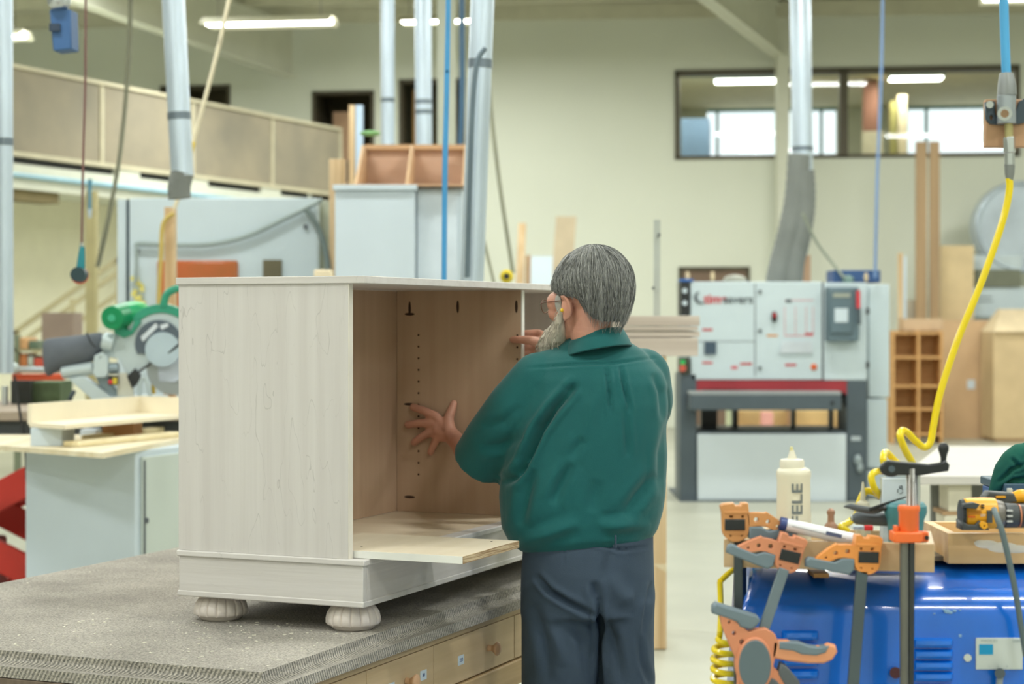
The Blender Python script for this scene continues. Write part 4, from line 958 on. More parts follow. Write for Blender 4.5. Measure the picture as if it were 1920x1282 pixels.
MB().box(1.0695, 1.0895, .037, .0395, .182, .848).build('edge_band', mat('edge_band_white', (236, 236, 230), .4), pt, local=True)
hole = mat('drilled_hole', (70, 48, 34), .9)
def disc(b, y, z, ry, rz, x=1.07):
    n_ = 16; b.faces([(x-.0006, y+ry*cos(2*pi*i/n_), z+rz*sin(2*pi*i/n_)) for i in range(n_)]+[(x+.004, y+ry*cos(2*pi*i/n_), z+rz*sin(2*pi*i/n_)) for i in range(n_)],
        [tuple(range(n_))]+[(i, (i+1) % n_, (i+1) % n_+n_, i+n_) for i in range(n_)])
for yy in (.375, .052):
    for i in range(13):
        b = MB(); disc(b, yy, .715-.035*i, .0032, .0034); b.build('shelf_pin_hole', hole, pt, local=True)
for (y, z, ry, rz) in ((.405, .795, .0045, .022), (.245, .8, .0045, .019), (.055, .8, .0045, .019), (.405, .778, .017, .0045), (.408, .506, .016, .0042), (.405, .226, .018, .0042)):
    b = MB(); disc(b, y, z, ry, rz); b.build('pocket_hole', hole, pt, local=True)
# turned bun feet
ft = mat('maple_foot', (222, 212, 204), .55, var=.03, vs=9)
prof = [(.012, .066), (.03, .0655), (.042, .062), (.055, .054), (.0635, .042), (.067, .028), (.0668, .017), (.064, .0125), (.058, .011), (.056, .0085), (.052, .004), (.047, .0), (.001, .0)]
def foot(x, y):
    b = MB(); seg = 16*8; c = Vector((x, y, 0)); rings = []
    for r, z in prof:
        ring = []
        for j in range(seg):
            ph = ((j/seg*16) % 1); g = max(0, 1-min(ph, 1-ph)*9) if .0125 < z < .063 else 0
            rr = r*(1-.012*0)-.0042*g+.0012*(1-(2*ph-1)**2 if .0125 < z < .063 else 0)
            ring.append(c+Vector((rr*cos(2*pi*j/seg), rr*sin(2*pi*j/seg), z)))
        rings.append(ring)
    b.loft(rings); return b.build('bun_foot', ft, cab, local=True, ang=60)
for x, y in ((.085, .075), (.085, .455), (LC-.085, .075), (LC-.085, .455)): foot(x, y)
# loose plywood board sticking out of the bay
MB().box(.0255, LC-.0255, .048, .448, .1805, .1813).build('bottom_panel', innx, cab, local=True)
lb = thing('loose_plywood_board', 'loose pale board sticking out of the cabinet, ply layers on its end', 'board', (C0.x, C0.y, BZ), ANG)
plyf = wood('pale_face', (230, 218, 196), (220, 206, 180), 'x', .7, .5)
def rel(b): return b
MB().box(.031, .372, -.2465, .2, .1815, .2).build('board', plyf, lb, .0006, local=True)
b = MB(); b.box(.0315, .3715, -.2485, -.2464, .182, .1995); o = b.build('ply_edge', None, lb, local=True)
pe = mat('ply_layers', (206, 184, 148), .7, rgb2=(150, 120, 84), vs=7, stretch=(1.2, 1, 60), contrast=(.42, .58)); o.data.materials.append(pe)
MB().box(.0295, .0312, -.2465, .2, .182, .1995).build('edge_band', MATS['edge_band_white'], lb, local=True)
for x, y in ((.1, .06), (.33, -.19)):
    MB().cbox((x, y, .2002), (.008, .003, .0008)).build('dowel_slot', hole, lb, local=True)
# ================================================================ TOOL CART (right foreground)
blue = mat('glossy_blue_paint', (0, 104, 214), .26, var=.03, vs=2, coat=.6)
YH = 3.45
bm_ = thing('blue_machine_housing', 'glossy blue louvred machine housing under the wooden trays', 'machine', (X_(1660, YH), YH+.3, .1))
b = MB(); x_l = X_(1380, YH); x_r = 1.62
prof = [(0, .12), (0, 1.035), (.008, 1.06), (.024, 1.078), (.05, 1.09), (.13, 1.113), (.3, 1.125), (.56, 1.125), (.56, .12)]
def xl(z): return x_l+max(0, (z-1.05)/.07)*.062
b.loft([[Vector((xl(z), YH+y, z)) for y, z in prof], [Vector((x_r-(xl(z)-x_l), YH+y, z)) for y, z in prof]])
b.build('housing', blue, bm_, .012, 3)
hl = mat('raised_blue_rib', (10, 112, 220), .2, coat=.6)
def louver(l, r, y):
    b = MB(); a, c = P(l, y, YH), P(r, y, YH)
    rings = []
    for t, sc in ((0, .25), (.05, .8), (.12, 1), (.88, 1), (.95, .8), (1, .25)):
        p = a+(c-a)*t
        rings.append([p+Vector((0, -.012*sc, .004)), p+Vector((0, -.014*sc, -.003)), p+Vector((0, -.009*sc, -.009)), p+Vector((0, .004, -.011)), p+Vector((0, .004, .009))])
    b.loft(rings); b.build('louver', hl, bm_)
for y in (1189, 1213, 1237, 1261): louver(1466, 1534, y)
for y in (1203, 1224, 1245, 1266): louver(1712, 1786, y)
for i in range(2):
    for y in (1290, 1314, 1338): louver((1466, 1712)[i], (1534, 1786)[i], y)
MB().cyl(P(1679, 1261, YH-.012), P(1679, 1261, YH+.01), .0105, seg=22).build('round_socket', mat('dark_red_knob', (70, 30, 36), .4), bm_)
MB().cyl(P(1814.5, 1233, YH-.005), P(1814.5, 1233, YH), .0072, seg=20).build('screw', alum, bm_)
MB().px(1830, 1196, 1918, 1255, YH-.004, .005).build('label_plate', mat('plate_grey', (206, 214, 212), .4), bm_, .0008)
MB().px(1836, 1208, 1862, 1227, YH-.0048, .002).build('cyan_square', mat('plate_cyan', (0, 150, 205), .4), bm_)
pf = mat('plate_print', (176, 190, 192), .5)
text('plate_lettering', 'MADE IN', .0075, facing(P(1855, 1201, YH-.0043)), pf, bm_, .0003)
text('plate_lettering', 'USA', .0075, facing(P(1905, 1201, YH-.0043)), pf, bm_, .0003)
text('plate_lettering', 'L        S        A', .006, facing(P(1872, 1249, YH-.0043)), pf, bm_, .0003)
MB().px(1798, 1189, 1803, 1194, YH-.001, .002).build('paint_chip', mat('chip_blue', (140, 180, 220), .5), bm_)
b = MB()
for x, y, r in ((1776, 1146, .004), (1782, 1148, .003), (1790, 1145, .0025), (1752, 1150, .0015), (1800, 1144, .0015), (1770, 1143, .002)): b.ball(P(x, y, YH+.003), (r*1.6, .001, r), 8)
b.build('scuff_mark', MATS['chip_blue'], bm_)
fl = mat('blue_leg', (10, 62, 140), .4)
for x in (x_l+.08, x_r-.08):
    for y in (.06, .5): MB().box(x-.03, x+.03, YH+y-.03, YH+y+.03, .0, .13).build('foot', fl, bm_, .003)
# vertical conduit below the plate
MB().tube([P(1876, 1262, YH-.02), P(1874, 1275, YH-.02), P(1874, 1320, YH-.02)], .0065, 12).build('grey_conduit', mat('conduit_grey', (150, 158, 164), .4), bm_)
MB().cyl(P(1875, 1262, YH-.03), P(1875, 1262, YH), .0095, seg=18).build('conduit_clamp', greyd, bm_)

# ---- wooden trays
TA = radians(79)
T0 = Vector((X_(1752, 3.36), 3.36, 0))
tx = Vector((cos(TA), sin(TA), 0)); ty = Vector((-sin(TA), cos(TA), 0))
TZ1 = Z_(1017, 3.38); TZ0 = Z_(1073, 3.36)
tr1 = thing('tool_tray', 'maple tool tray with clamps hanging on its front, left on the cart', 'tray', (T0.x, T0.y, TZ0), TA)
hh = TZ1-TZ0; LW = .378; DP = .21
tw = wood('tray_maple', (222, 196, 158), (200, 168, 128), 'y', .8, .5); twx = wood('tray_maple_short', (222, 200, 166), (204, 176, 138), 'x', .8, .5)
MB().box(0, .014, 0, LW, 0, hh).build('front_board', tw, tr1, .001, local=True)
MB().box(DP-.014, DP, 0, LW, 0, hh).build('back_board', tw, tr1, .001, local=True)
MB().box(.0142, DP-.0142, 0, .014, 0, hh).build('end_board', twx, tr1, .001, local=True)
MB().box(.0142, DP-.0142, LW-.014, LW, 0, hh).build('end_board', twx, tr1, .001, local=True)
MB().box(.0142, DP-.0142, .0142, LW-.0142, 0.002, .012).build('bottom_panel', ply, tr1, local=True)
b = MB(); b.ball((-.0002, .047, .024), (.0006, .008, .0045), 14); b.build('wood_knot', mat('knot', (92, 84, 84), .6), tr1, local=True)
Y2 = 3.56
tr2 = thing('pine_tray', 'pine tray with a white smear, right on the cart under the drill', 'tray', P(1860, 1056, Y2))
MB().box(X_(1778, Y2), X_(1778, Y2)+.62, Y2, Y2+.018, Z_(1057, Y2), Z_(1000, Y2)).build('front_board', wood('pine_strong', (226, 190, 140), (204, 160, 104), 'x', .9, .5), tr2, .001)
MB().box(X_(1778, Y2), X_(1778, Y2)+.62, Y2+.2, Y2+.218, Z_(1057, Y2), Z_(1000, Y2)).build('back_board', MATS['pine_strong'], tr2, .001)
for x in (X_(1778, Y2), X_(1778, Y2)+.602): MB().box(x, x+.018, Y2+.018, Y2+.2, Z_(1057, Y2), Z_(1000, Y2)).build('end_board', MATS['pine_strong'], tr2, .001)
MB().box(X_(1778, Y2)+.018, X_(1778, Y2)+.6, Y2+.018, Y2+.2, Z_(1057, Y2)+.002, Z_(1020, Y2)).build('bottom_panel', ply, tr2)
b = MB(); 
for i, (x, y, rx, rz) in enumerate(((1850, 1020, .022, .008), (1880, 1026, .03, .01), (1905, 1029, .028, .008), (1838, 1018, .012, .006))): b.ball(P(x, y, Y2), (rx, .0007, rz), 20)
b.build('white_smear', mat('smear_white', (226, 218, 204), .6), tr2)
hz = 1.125
stp = thing('steel_post', 'short dark steel tube post under the left end of the maple tray', 'post', P(1387, 1073, 3.42))
MB().cyl(Vector((X_(1386, 3.6), 3.6, .0)), Vector((X_(1386, 3.6), 3.6, TZ0-.001)), .0095, seg=18).build('tube', mat('dark_chrome', (84, 92, 98), .3, .7), stp)
MB().cyl(Vector((X_(1394, 3.63), 3.63, .0)), Vector((X_(1394, 3.63), 3.63, TZ0-.001)), .006, seg=14).build('thin_tube', MATS['dark_chrome'], stp)
tag(MB().px(1526, 1075, 1554, 1083, 3.5, .12).build('support_block', mat('block_orange', (196, 146, 92), .6)), 'small orange brown block holding the maple tray above the blue housing', 'block')
bk = MB(); bk.box(X_(1600, 3.56), X_(1600, 3.56)+.7, 3.6, 3.76, 1.126, Z_(1073, 3.36)-.001)
tag(bk.build('support_board', mat('grey_board', (120, 110, 96), .7)), 'dim board lying on the blue housing beneath the two trays', 'board')

# ---- bar clamps
def head(t, cx, cy, ang, col, YC_, flip=1, jaw=True, gap=.0):
    """fixed head of a bar clamp: outline in photo pixels about (cx,cy), turned by ang degrees"""
    ca, sa = cos(radians(ang)), sin(radians(ang))
    R = lambda pts: [(cx+(x*flip*ca-y*sa), cy+(x*flip*sa+y*ca)) for x, y in pts]
    body = [(-22, -36), (-12, -36), (-10, -31), (2, -31), (4, -36), (24, -34), (27, -30), (24, -18), (23, 6)]+[(23*cos(a), 14+20*sin(a)) for a in [i*pi/9 for i in range(10)]]+[(-24, 6), (-25, -2)]
    sl = [[(-16, -16), (-9, -16), (-9, -9), (-16, -9)], [(4, -16), (14, -16), (12, -9), (4, -9)], [(-16, 20), (-6, 22), (-12, 28)], [(6, 22), (15, 20), (10, 29)]]
    shape('clamp_head', R(body), [R(h) for h in sl], YC_, .03, col, t, .0012)
    for h_ in sl: shape('slot', R([(x*1.0, y) for x, y in h_]), [], YC_, .018, mat('slot_shadow', (96, 60, 38), .8), t, .0005, dy=.008)
    shape('rib', R([(-20, -22), (20, -22), (20, -19), (-20, -19)]), [], YC_, .034, col, t, .001, dy=-.002)
    shape('rubber_inset', R([(-15, -6), (19, -6), (19, 11), (-15, 11)]), [], YC_, .036, black, t, .002, dy=-.003)
    if jaw:
        arm = [(-22, -18), (-40, -19), (-55, -18), (-58, -20), (-76, -8), (-92, 5), (-103, 15), (-94, 17), (-72, 13), (-58, 6), (-44, 4), (-24, 6)]
        hs = [ring2(-38, -7, 5.5, 5.5, 14), ring2(-60, -3, 4.8, 4.8, 14), ring2(-78, 6, 3.4, 3.4, 12)]
        shape('clamp_jaw', R(arm), [R(h) for h in hs], YC_, .018, col, t, .001)
        shape('jaw_pad', R([(-112, 13), (-108, 10), (-60, 17), (-46, 9), (-28, 9), (-27, 26), (-34, 33), (-60, 30), (-112, 22)]), [], YC_, .024, mat('pad_grey', (112, 128, 138), .6), t, .003, dy=-.002)
def bar_(t, p0, p1, w, YC_, m, dy=.0):
    a, c = P(*p0, YC_), P(*p1, YC_)
    MB().bar(a+Vector((0, dy, 0)), c+Vector((0, dy, 0)), .007, w, up=(0, 1, 0)).build('clamp_bar', m, t, .001)
org1 = mat('clamp_orange_tan', (212, 150, 92), .5); org2 = mat('clamp_salmon', (214, 140, 104), .5); org3 = mat('clamp_orange', (232, 150, 74), .5)
dbar = mat('bar_dark_steel', (86, 98, 104), .4, .4); lbar = mat('bar_light_steel', (112, 126, 136), .35, .5)
def bar2(t, p0, p1, wpx, YC_, m, y2=None):
    a, c = P(*p0, YC_), P(*p1, y2 or YC_); d = (c-a).normalized(); sx = d.cross(Vector((0, 1, 0))).normalized()*(wpx/F*YC_/2); th = Vector((0, .005, 0))
    o_ = [a-sx-th, a+sx-th, a+sx+th, a-sx+th, c-sx-th, c+sx-th, c+sx+th, c-sx+th]
    b = MB(); b.faces(o_, [(0, 3, 2, 1), (4, 5, 6, 7), (0, 1, 5, 4), (1, 2, 6, 5), (2, 3, 7, 6), (3, 0, 4, 7)]); b.build('clamp_bar', m, t, .001)
c1 = thing('bar_clamp', 'orange tan bar clamp at the left end of the tray, jaw pointing right', 'clamp', P(1380, 1010, 3.46))
head(c1, 1380, 981, 0, org1, 3.4, flip=-1)
bar2(c1, (1384, 1000), (1384, 1290), 16, 3.425, MATS['dark_chrome'])
c2 = thing('bar_clamp', 'salmon bar clamp with trigger grip, hanging tilted on the maple tray', 'clamp', P(1460, 1075, 3.3))
head(c2, 1480, 1040, 14, org2, 3.355)
bar2(c2, (1470, 1066), (1420, 1215), 20, 3.355, lbar, 3.33)
c3 = thing('bar_clamp', 'bright orange bar clamp with long dark bar, centre front of the tray', 'clamp', P(1615, 1075, 3.3))
head(c3, 1627, 1042, 2, org3, 3.345)
bar2(c3, (1616, 1070), (1596, 1330), 21, 3.35, dbar)
# trigger grip of the tilted clamp
YG = 3.31
shape('grip_frame', [(1350, 1148), (1362, 1154), (1404, 1186), (1418, 1182), (1436, 1180), (1452, 1190), (1458, 1204), (1454, 1226), (1448, 1250), (1462, 1264), (1490, 1278), (1510, 1300), (1380, 1310), (1386, 1284), (1384, 1240), (1370, 1210), (1357, 1178)],
      [ring2(1367, 1166, 4, 5, 14), ring2(1376, 1187, 5, 6, 14), ring2(1391, 1204, 6, 7, 14)], YG, .026, org2, c2, .0015)
shape('oval_pad', ring2(1415, 1246, 28, 45, 32), [], YG, .034, mat('pad_slate', (98, 114, 122), .55), c2, .003, dy=-.005)
shape('oval_ring', ring2(1415, 1246, 32, 49, 32), [ring2(1415, 1246, 28, 45, 32)], YG, .034, org2, c2, .003, dy=-.004)
shape('moving_pad', [(1340, 1139), (1344, 1135), (1372, 1144), (1418, 1158), (1421, 1163), (1416, 1170), (1408, 1176), (1390, 1172), (1384, 1162), (1340, 1147)], [], YG, .03, MATS['pad_grey'], c2, .004, dy=-.002)
shape('trigger', [(1452, 1205), (1478, 1206), (1500, 1216), (1530, 1217), (1548, 1216), (1555, 1212), (1564, 1214), (1566, 1222), (1558, 1234), (1544, 1240), (1516, 1240), (1480, 1236), (1450, 1230)], [], YG, .024, mat('trigger_salmon', (222, 152, 112), .5), c2, .004)
shape('trigger_grip', [(1464, 1206), (1480, 1206), (1498, 1207), (1516, 1214), (1534, 1216), (1550, 1214), (1546, 1221), (1530, 1226), (1504, 1224), (1488, 1217), (1464, 1214)], [], YG, .027, MATS['pad_grey'], c2, .003, dy=-.002)
shape('handle_pad', [(1466, 1248), (1474, 1252), (1496, 1278), (1500, 1300), (1484, 1300), (1462, 1262)], [], YG, .03, rubber, c2, .003, dy=-.002)
shape('handle_pad', ring2(1438, 1290, 22, 18, 18), [], YG, .03, rubber, c2, .003, dy=-.002)
# ---- pipe clamp with crank
pc = thing('pipe_clamp', 'orange pipe clamp with black crank handle standing in front of the tray', 'clamp', P(1702, 1100, 3.28))
YP = 3.325
pm = mat('black_iron_pipe', (70, 74, 76), .3, .6, var=.1)
MB().cyl(P(1695, 1012, YP), P(1695, 1330, YP), .0078, seg=20).build('pipe', mat('worn_pipe', (118, 118, 112), .35, .5, var=.12), pc)
MB().cyl(P(1708, 1012, YP+.006), P(1706, 1330, YP+.006), .0068, seg=20).build('pipe', pm, pc)
opl = mat('enamel_orange', (240, 112, 50), .4)
b = MB(); b.lathe([(.002, .0), (.0178, .0), (.0195, -.003), (.0195, -.009), (.0178, -.012), (.0175, -.05), (.0165, -.052), (.002, -.052)], P(1704, 947, YP), 28); b.build('clamp_collar', opl, pc)
MB().px(1676, 998, 1730, 1018, YP-.02, .045).build('clamp_flange', opl, pc, .003)
MB().px(1678, 986, 1686, 1000, YP-.005, .02).px(1722, 997, 1742, 1016, YP-.005, .02).build('clamp_lug', opl, pc, .002)
MB().cyl(P(1738, 1008, YP-.008), P(1738, 1008, YP), .004, seg=12).build('lug_hole', dark, pc)
scr = MB(); zt_, zb_ = P(1709, 878, YP), P(1709, 948, YP); pts = []
rr = []
for i in range(61):
    pts.append(zt_+(zb_-zt_)*i/60); 
scr.tube(pts, [.0088+.0008*(i % 2) for i in range(61)], 18); scr.build('threaded_screw', mat('screw_steel', (164, 164, 160), .3, .8), pc)
MB().cyl(P(1722, 880, YP+.004), P(1722, 948, YP+.004), .0035, seg=12).build('guide_rod', alum, pc)
shape('crank_arm', ring2(1670, 878, 17, 12, 20)[3:17]+[(1700, 869), (1716, 870), (1740, 873), (1762, 870), (1771, 866), (1776, 872), (1774, 880), (1752, 883), (1724, 888), (1700, 887), (1682, 887)], [], YP, .016, black, pc, .003, dy=-.008)
b = MB(); b.lathe([(.002, .047), (.006, .046), (.0095, .041), (.0095, .034), (.007, .027), (.0052, .02), (.0052, .014), (.0065, .006), (.0065, 0), (.002, 0)], P(1769, 877, YP)+Vector((0, 0, -.002)), 24); b.build('crank_knob', black, pc)
MB().cyl(P(1672, 879, YP-.012), P(1672, 879, YP-.008), .006, seg=16).build('crank_nut', greyd, pc)
# ---- glue bottle
tf = TZ0+.013
YBt = 3.46
gb = thing('glue_bottle', 'tall off white glue bottle with grey letters standing in the tray', 'bottle', (X_(1488, YBt), YBt, tf))
k = YBt/F
bp_ = [(.001, tf), (32*k, tf), (33*k, tf+.004)]+[(r*k, Z_(y, YBt)) for r, y in ((33, 985), (31.5, 950), (31, 900), (32.5, 890), (32, 883), (29, 879), (23, 876))]+[(.001, Z_(876, YBt))]
b = MB(); b.lathe(bp_, (X_(1488, YBt), YBt, 0), 40); b.build('bottle_body', mat('milky_plastic', (228, 222, 200), .35, var=.01), gb)
b = MB(); b.lathe([(.001, Z_(877, YBt)), (23*k, Z_(877, YBt)), (23*k, Z_(864, YBt)), (21*k, Z_(861, YBt)), (9*k, Z_(859, YBt)), (6.5*k, Z_(852, YBt)), (4*k, Z_(844, YBt)), (.001, Z_(844, YBt))], (X_(1485, YBt), YBt, 0), 32); b.build('bottle_cap', mat('cap_milky', (230, 224, 204), .4), gb)
b = MB(); b.lathe([(.001, Z_(845, YBt)), (3.5*k, Z_(845, YBt)), (3*k, Z_(838, YBt)), (.001, Z_(837, YBt))], (X_(1484, YBt), YBt, 0), 16); b.build('nozzle_tip', mat('tip_yellow', (224, 214, 150), .4), gb)
ink = mat('letter_grey', (112, 120, 122), .6)
# letters read upwards round the bottle
mt = text('lettering', 'HÄFELE', .0285, Matrix(), ink, gb, .0003, align='RIGHT', bold=.0004, xs=1.4)
cxx = X_(1488, YBt); R0 = 32*k+.0002
ztop = Z_(903, YBt)
import bmesh as _b
bmt = _b.new(); bmt.from_mesh(mt.data); _b.ops.subdivide_edges(bmt, edges=[e for e in bmt.edges if e.calc_length() > .004], cuts=3, use_grid_fill=True); bmt.to_mesh(mt.data); bmt.free()
for v in mt.data.vertices:
    u, h_ = v.co.x, v.co.y           # u runs up the bottle, h_ to the left of the reading direction
    th = -(h_)/R0+.1
    v.co = Vector((cxx+R0*sin(th)*1.0, YBt-(R0+.0004+v.co.z)*cos(th), ztop+u))
# ---- smaller things in and over the tray
tb_ = thing('sealant_tube', 'white tube with blue ends lying across the left of the tray', 'tube', P(1530, 1005, 3.42))
a = P(1463, 981, 3.4); c = P(1606, 1013, 3.4)
MB().cyl(a, c, .0118, seg=28).build('tube_body', mat('tube_white', (222, 226, 232), .3, var=.01), tb_)
dd = (c-a).normalized()
MB().cyl(a-dd*.001, a+dd*.011, .0122, seg=28).build('blue_band', mat('band_navy', (50, 70, 130), .4), tb_)
upv = Vector((0, 0, 1)); nn = (upv-dd*upv.dot(dd)).normalized()
MB().bar(a+dd*.02-Vector((0, .0119, 0))+nn*.0008, a+dd*.12-Vector((0, .0119, 0))-nn*.001, .0008, .0008).build('print_line', lt_g, tb_)
MB().bar(a+dd*.083-Vector((0, .0121, 0))+nn*.002, a+dd*.112-Vector((0, .0121, 0))+nn*.002, .0006, .007).build('navy_label', mat('label_navy', (84, 96, 130), .5), tb_)
n_ = thing('brown_nozzle', 'small brown rubber nozzle standing behind the white tube', 'nozzle', P(1560, 990, 3.5))
b = MB(); b.lathe([(.001, tf), (.013, tf), (.014, Z_(992, 3.5)), (.0115, Z_(984, 3.5)), (.0065, Z_(978, 3.5)), (.006, Z_(966, 3.5)), (.0078, Z_(962, 3.5)), (.0072, Z_(957, 3.5)), (.003, Z_(953, 3.5)), (.001, Z_(952.5, 3.5))], (X_(1558, 3.5), 3.5, 0), 24); b.build('nozzle_body', mat('nozzle_brown', (172, 132, 108), .5), n_)
wb_ = thing('white_spray_bottle', 'small white pointed bottle behind the black pliers', 'bottle', P(1618, 990, 3.55))
b = MB(); b.lathe([(.001, tf), (.014, tf), (.0145, Z_(955, 3.55)), (.012, Z_(942, 3.55)), (.0055, Z_(938, 3.55)), (.0045, Z_(925, 3.55)), (.002, Z_(905, 3.55)), (.001, Z_(903, 3.55))], (X_(1618, 3.55), 3.55, 0), 20); b.build('bottle_body', mat('dull_white_plastic', (206, 202, 182), .5), wb_)
can = thing('white_carton', 'white carton with a recycling mark behind the pipe clamp', 'carton', P(1680, 990, 3.53))
MB().box(X_(1654, 3.53), X_(1722, 3.53), 3.53, 3.555, tf, Z_(896, 3.53)).build('carton_body', mat('carton_white', (206, 216, 226), .4, var=.01), can, .002)
text('carton_print', 'ø', .014, facing(P(1689, 912, 3.529)), lt_g, can, .0003)
b = MB(); q0 = P(1688, 920, 3.529)
for i in range(3):
    a0 = i*2*pi/3+.3; b.tube([q0+Vector((.0052*cos(a0+t), 0, .0052*sin(a0+t))) for t in (0, .5, 1., 1.5)], .0007, 6)
b.build('recycling_mark', lt_g, can)
for i in range(4): MB().px(1683+i*3.2, 933, 1684.4+i*3.2, 952, 3.5295, .001).build('bar_mark', pf, can)
lidw = can
MB().ball(P(1682, 890, 3.545), (.024, .012, .011), 20).build('cap', MATS['carton_white'], lidw)
MB().ball(P(1693, 878, 3.54), (.009, .01, .006), 14).build('cap_tab', greyd, lidw)
td = thing('teal_tool', 'teal rounded tool body standing behind the orange clamp collar', 'tool', P(1702, 1010, 3.42))
b = MB(); b.lathe([(.001, TZ0+.015), (.03, TZ0+.015), (.032, Z_(995, 3.42)), (.034, Z_(975, 3.42)), (.039, Z_(962, 3.42)), (.0385, Z_(950, 3.42)), (.033, Z_(943, 3.42)), (.001, Z_(941, 3.42))], (X_(1702, 3.42), 3.42+.02, 0), 32); b.build('tool_body', mat('tool_teal', (66, 132, 140), .45, var=.05), td)
pl = thing('black_pliers', 'grey and black pliers lying across the tray left of the pipe clamp', 'pliers', P(1640, 970, 3.45))
MB().tube([P(1582, 950, 3.44), P(1594, 949, 3.44), P(1610, 953, 3.44), P(1640, 957, 3.44), P(1662, 948, 3.44)], [.001, .005, .0065, .0065, .005], 12, 4).build('upper_jaw', rubber, pl)
MB().tube([P(1630, 956, 3.43), P(1660, 944, 3.43), P(1700, 931, 3.43)], [.004, .0022, .0012], 8, 3).build('wire_blade', black, pl)
MB().ball(P(1655, 953, 3.432), (.012, .006, .005), 12).build('pivot', black, pl)
tg = thing('grey_torch', 'dark grey torch lying under the pliers', 'torch', P(1640, 985, 3.45))
MB().tube([P(1598, 971, 3.46), P(1604, 971, 3.46), P(1620, 972, 3.46), P(1664, 974, 3.46)], [.006, .0105, .012, .012], 20).build('torch_body', mat('slate_rubber', (84, 92, 98), .5), tg)
MB().cyl(P(1595, 971, 3.46), P(1599, 971, 3.46), .0048, seg=14).build('lens_ring', alum, tg)
rs = thing('red_white_marker', 'short marker with white and red label under the torch', 'marker', P(1618, 992, 3.42))
MB().px(1600, 985, 1621, 994, 3.43, .01).build('white_sleeve', white, rs, .002)
MB().px(1621, 985, 1638, 995, 3.43, .01).build('red_sleeve', mat('marker_red', (206, 44, 50), .4), rs, .002)
text('sleeve_print', 'STUART', .0052, facing(P(1610, 990, 3.4297)), MATS['print_blue'], rs, .0002)
# yellow hose: drop, loop and coil
yel = mat('yellow_air_hose', (240, 212, 10), .28, coat=.4, var=.03)
yh = thing('yellow_air_hose', 'bright yellow air hose dropping from the blue line to the tray', 'hose', P(1893, 335, 3.5))
pts = [(1892, 334, 3.5), (1893, 352, 3.5), (1886, 392, 3.5), (1868, 452, 3.5), (1834, 545, 3.5), (1800, 626, 3.5), (1778, 688, 3.5), (1760, 748, 3.5), (1750, 800, 3.5), (1744, 830, 3.5), (1732, 838, 3.5), (1716, 826, 3.49), (1700, 810, 3.48), (1690, 808, 3.47), (1688, 820, 3.46), (1698, 845, 3.47), (1712, 872, 3.5), (1700, 880, 3.6), (1680, 866, 3.6), (1662, 848, 3.58), (1656, 856, 3.55), (1660, 872, 3.55), (1680, 886, 3.62), (1660, 884, 3.58), (1644, 884, 3.55), (1634, 892, 3.54), (1638, 912, 3.54), (1650, 930, 3.56), (1638, 922, 3.56), (1622, 922, 3.56), (1612, 940, 3.56), (1606, 965, 3.55), (1590, 980, 3.53), (1576, 988, 3.5), (1590, 996, 3.5)]
MB().tube([P(*p) for p in pts], .0068, 14, 7).build('hose', yel, yh)
ch = thing('yellow_coil_hose', 'yellow coiled hose hanging at the left side of the blue housing', 'hose', P(1357, 1282, 3.5))
b = MB(); pts = [P(1350, 1090, 3.52), P(1352, 1150, 3.52), P(1350, 1185, 3.5)]
cx_, top_ = X_(1356, 3.5), Z_(1196, 3.5)
for i in range(0, 24*9):
    a = i/24*2*pi; g = min(1, .45+i/60)
    pts.append(Vector((cx_+.0195*g*cos(a+2.4), 3.5+.0195*g*sin(a+2.4), top_-i/24*.0185)))
b.tube(pts, .0056, 10); b.build('coil', yel, ch)
pts_ = [Vector((pts[0].x, 3.52, pts[0].z)), P(1372, 1070, 3.56), P(1390, 1064, 3.6)]
MB().tube(pts_, .0056, 10, 5).build('lead', yel, ch)
# blue hose, swivel, block, coupling
YD = 3.5
bh = thing('blue_supply_hose', 'thick bright blue air hose coming down at the upper right corner', 'hose', P(1886, 140, YD))
MB().tube([Vector((P(1881, 0, YD).x-.02, YD, roofz(YD)-.01)), P(1881, -160, YD), P(1882, 0, YD), P(1884, 70, YD), P(1887, 142, YD)], .0086, 18).build('hose', mat('thick_blue_hose', (84, 168, 222), .35), bh)
hb = thing('hose_swivel', 'grey metal hose swivel hanging before a small wooden block', 'fitting', P(1888, 230, YD))
MB().tube([P(1887, 137, YD), P(1887, 144, YD), P(1888, 160, YD), P(1888, 179, YD)], [.0125, .0138, .017, .018], 22).build('swivel_nut', mat('zinc_grey', (146, 150, 150), .4, .6), hb)
MB().cyl(P(1887, 179, YD), P(1887, 232, YD), .0175, seg=24).build('swivel_body', mat('zinc_light', (176, 184, 192), .3, .6), hb, .001)
MB().cyl(P(1884, 213, YD-.03), P(1884, 213, YD), .0135, seg=24).build('side_port', alum, hb)
MB().cyl(P(1884, 213, YD-.031), P(1884, 213, YD-.029), .0075, seg=20).build('port_bore', mat('bore_brown', (150, 120, 90), .5), hb)
bk_ = mat('bracket_slate', (74, 86, 96), .4, .5)
shape('bracket', [(1851, 191), (1858, 189), (1868, 190), (1868, 212), (1876, 224), (1896, 226), (1908, 212), (1915, 190), (1924, 184), (1930, 186), (1930, 226), (1916, 230), (1880, 232), (1860, 230), (1853, 222)], [ring2(1862, 219, 4, 6, 14)], YD, .008, bk_, hb, .001, dy=.012)
MB().cyl(P(1856, 196, YD+.002), P(1856, 196, YD+.016), .007, seg=14).build('bracket_bolt', alum, hb)
MB().px(1848, 186, 1945, 276, YD+.02, .02).build('wood_block', mat('block_brown', (190, 150, 116), .6, var=.05, stretch=(1, 1, 6)), hb, .002)
MB().cyl(P(1891, 232, YD), P(1892, 258, YD), .008, seg=18).build('brass_stem', mat('brass', (190, 180, 130), .35, .6), hb)
MB().cyl(P(1892, 257, YD), P(1893, 286, YD), .0115, seg=6).build('coupler_nut', alum, hb, .0008)
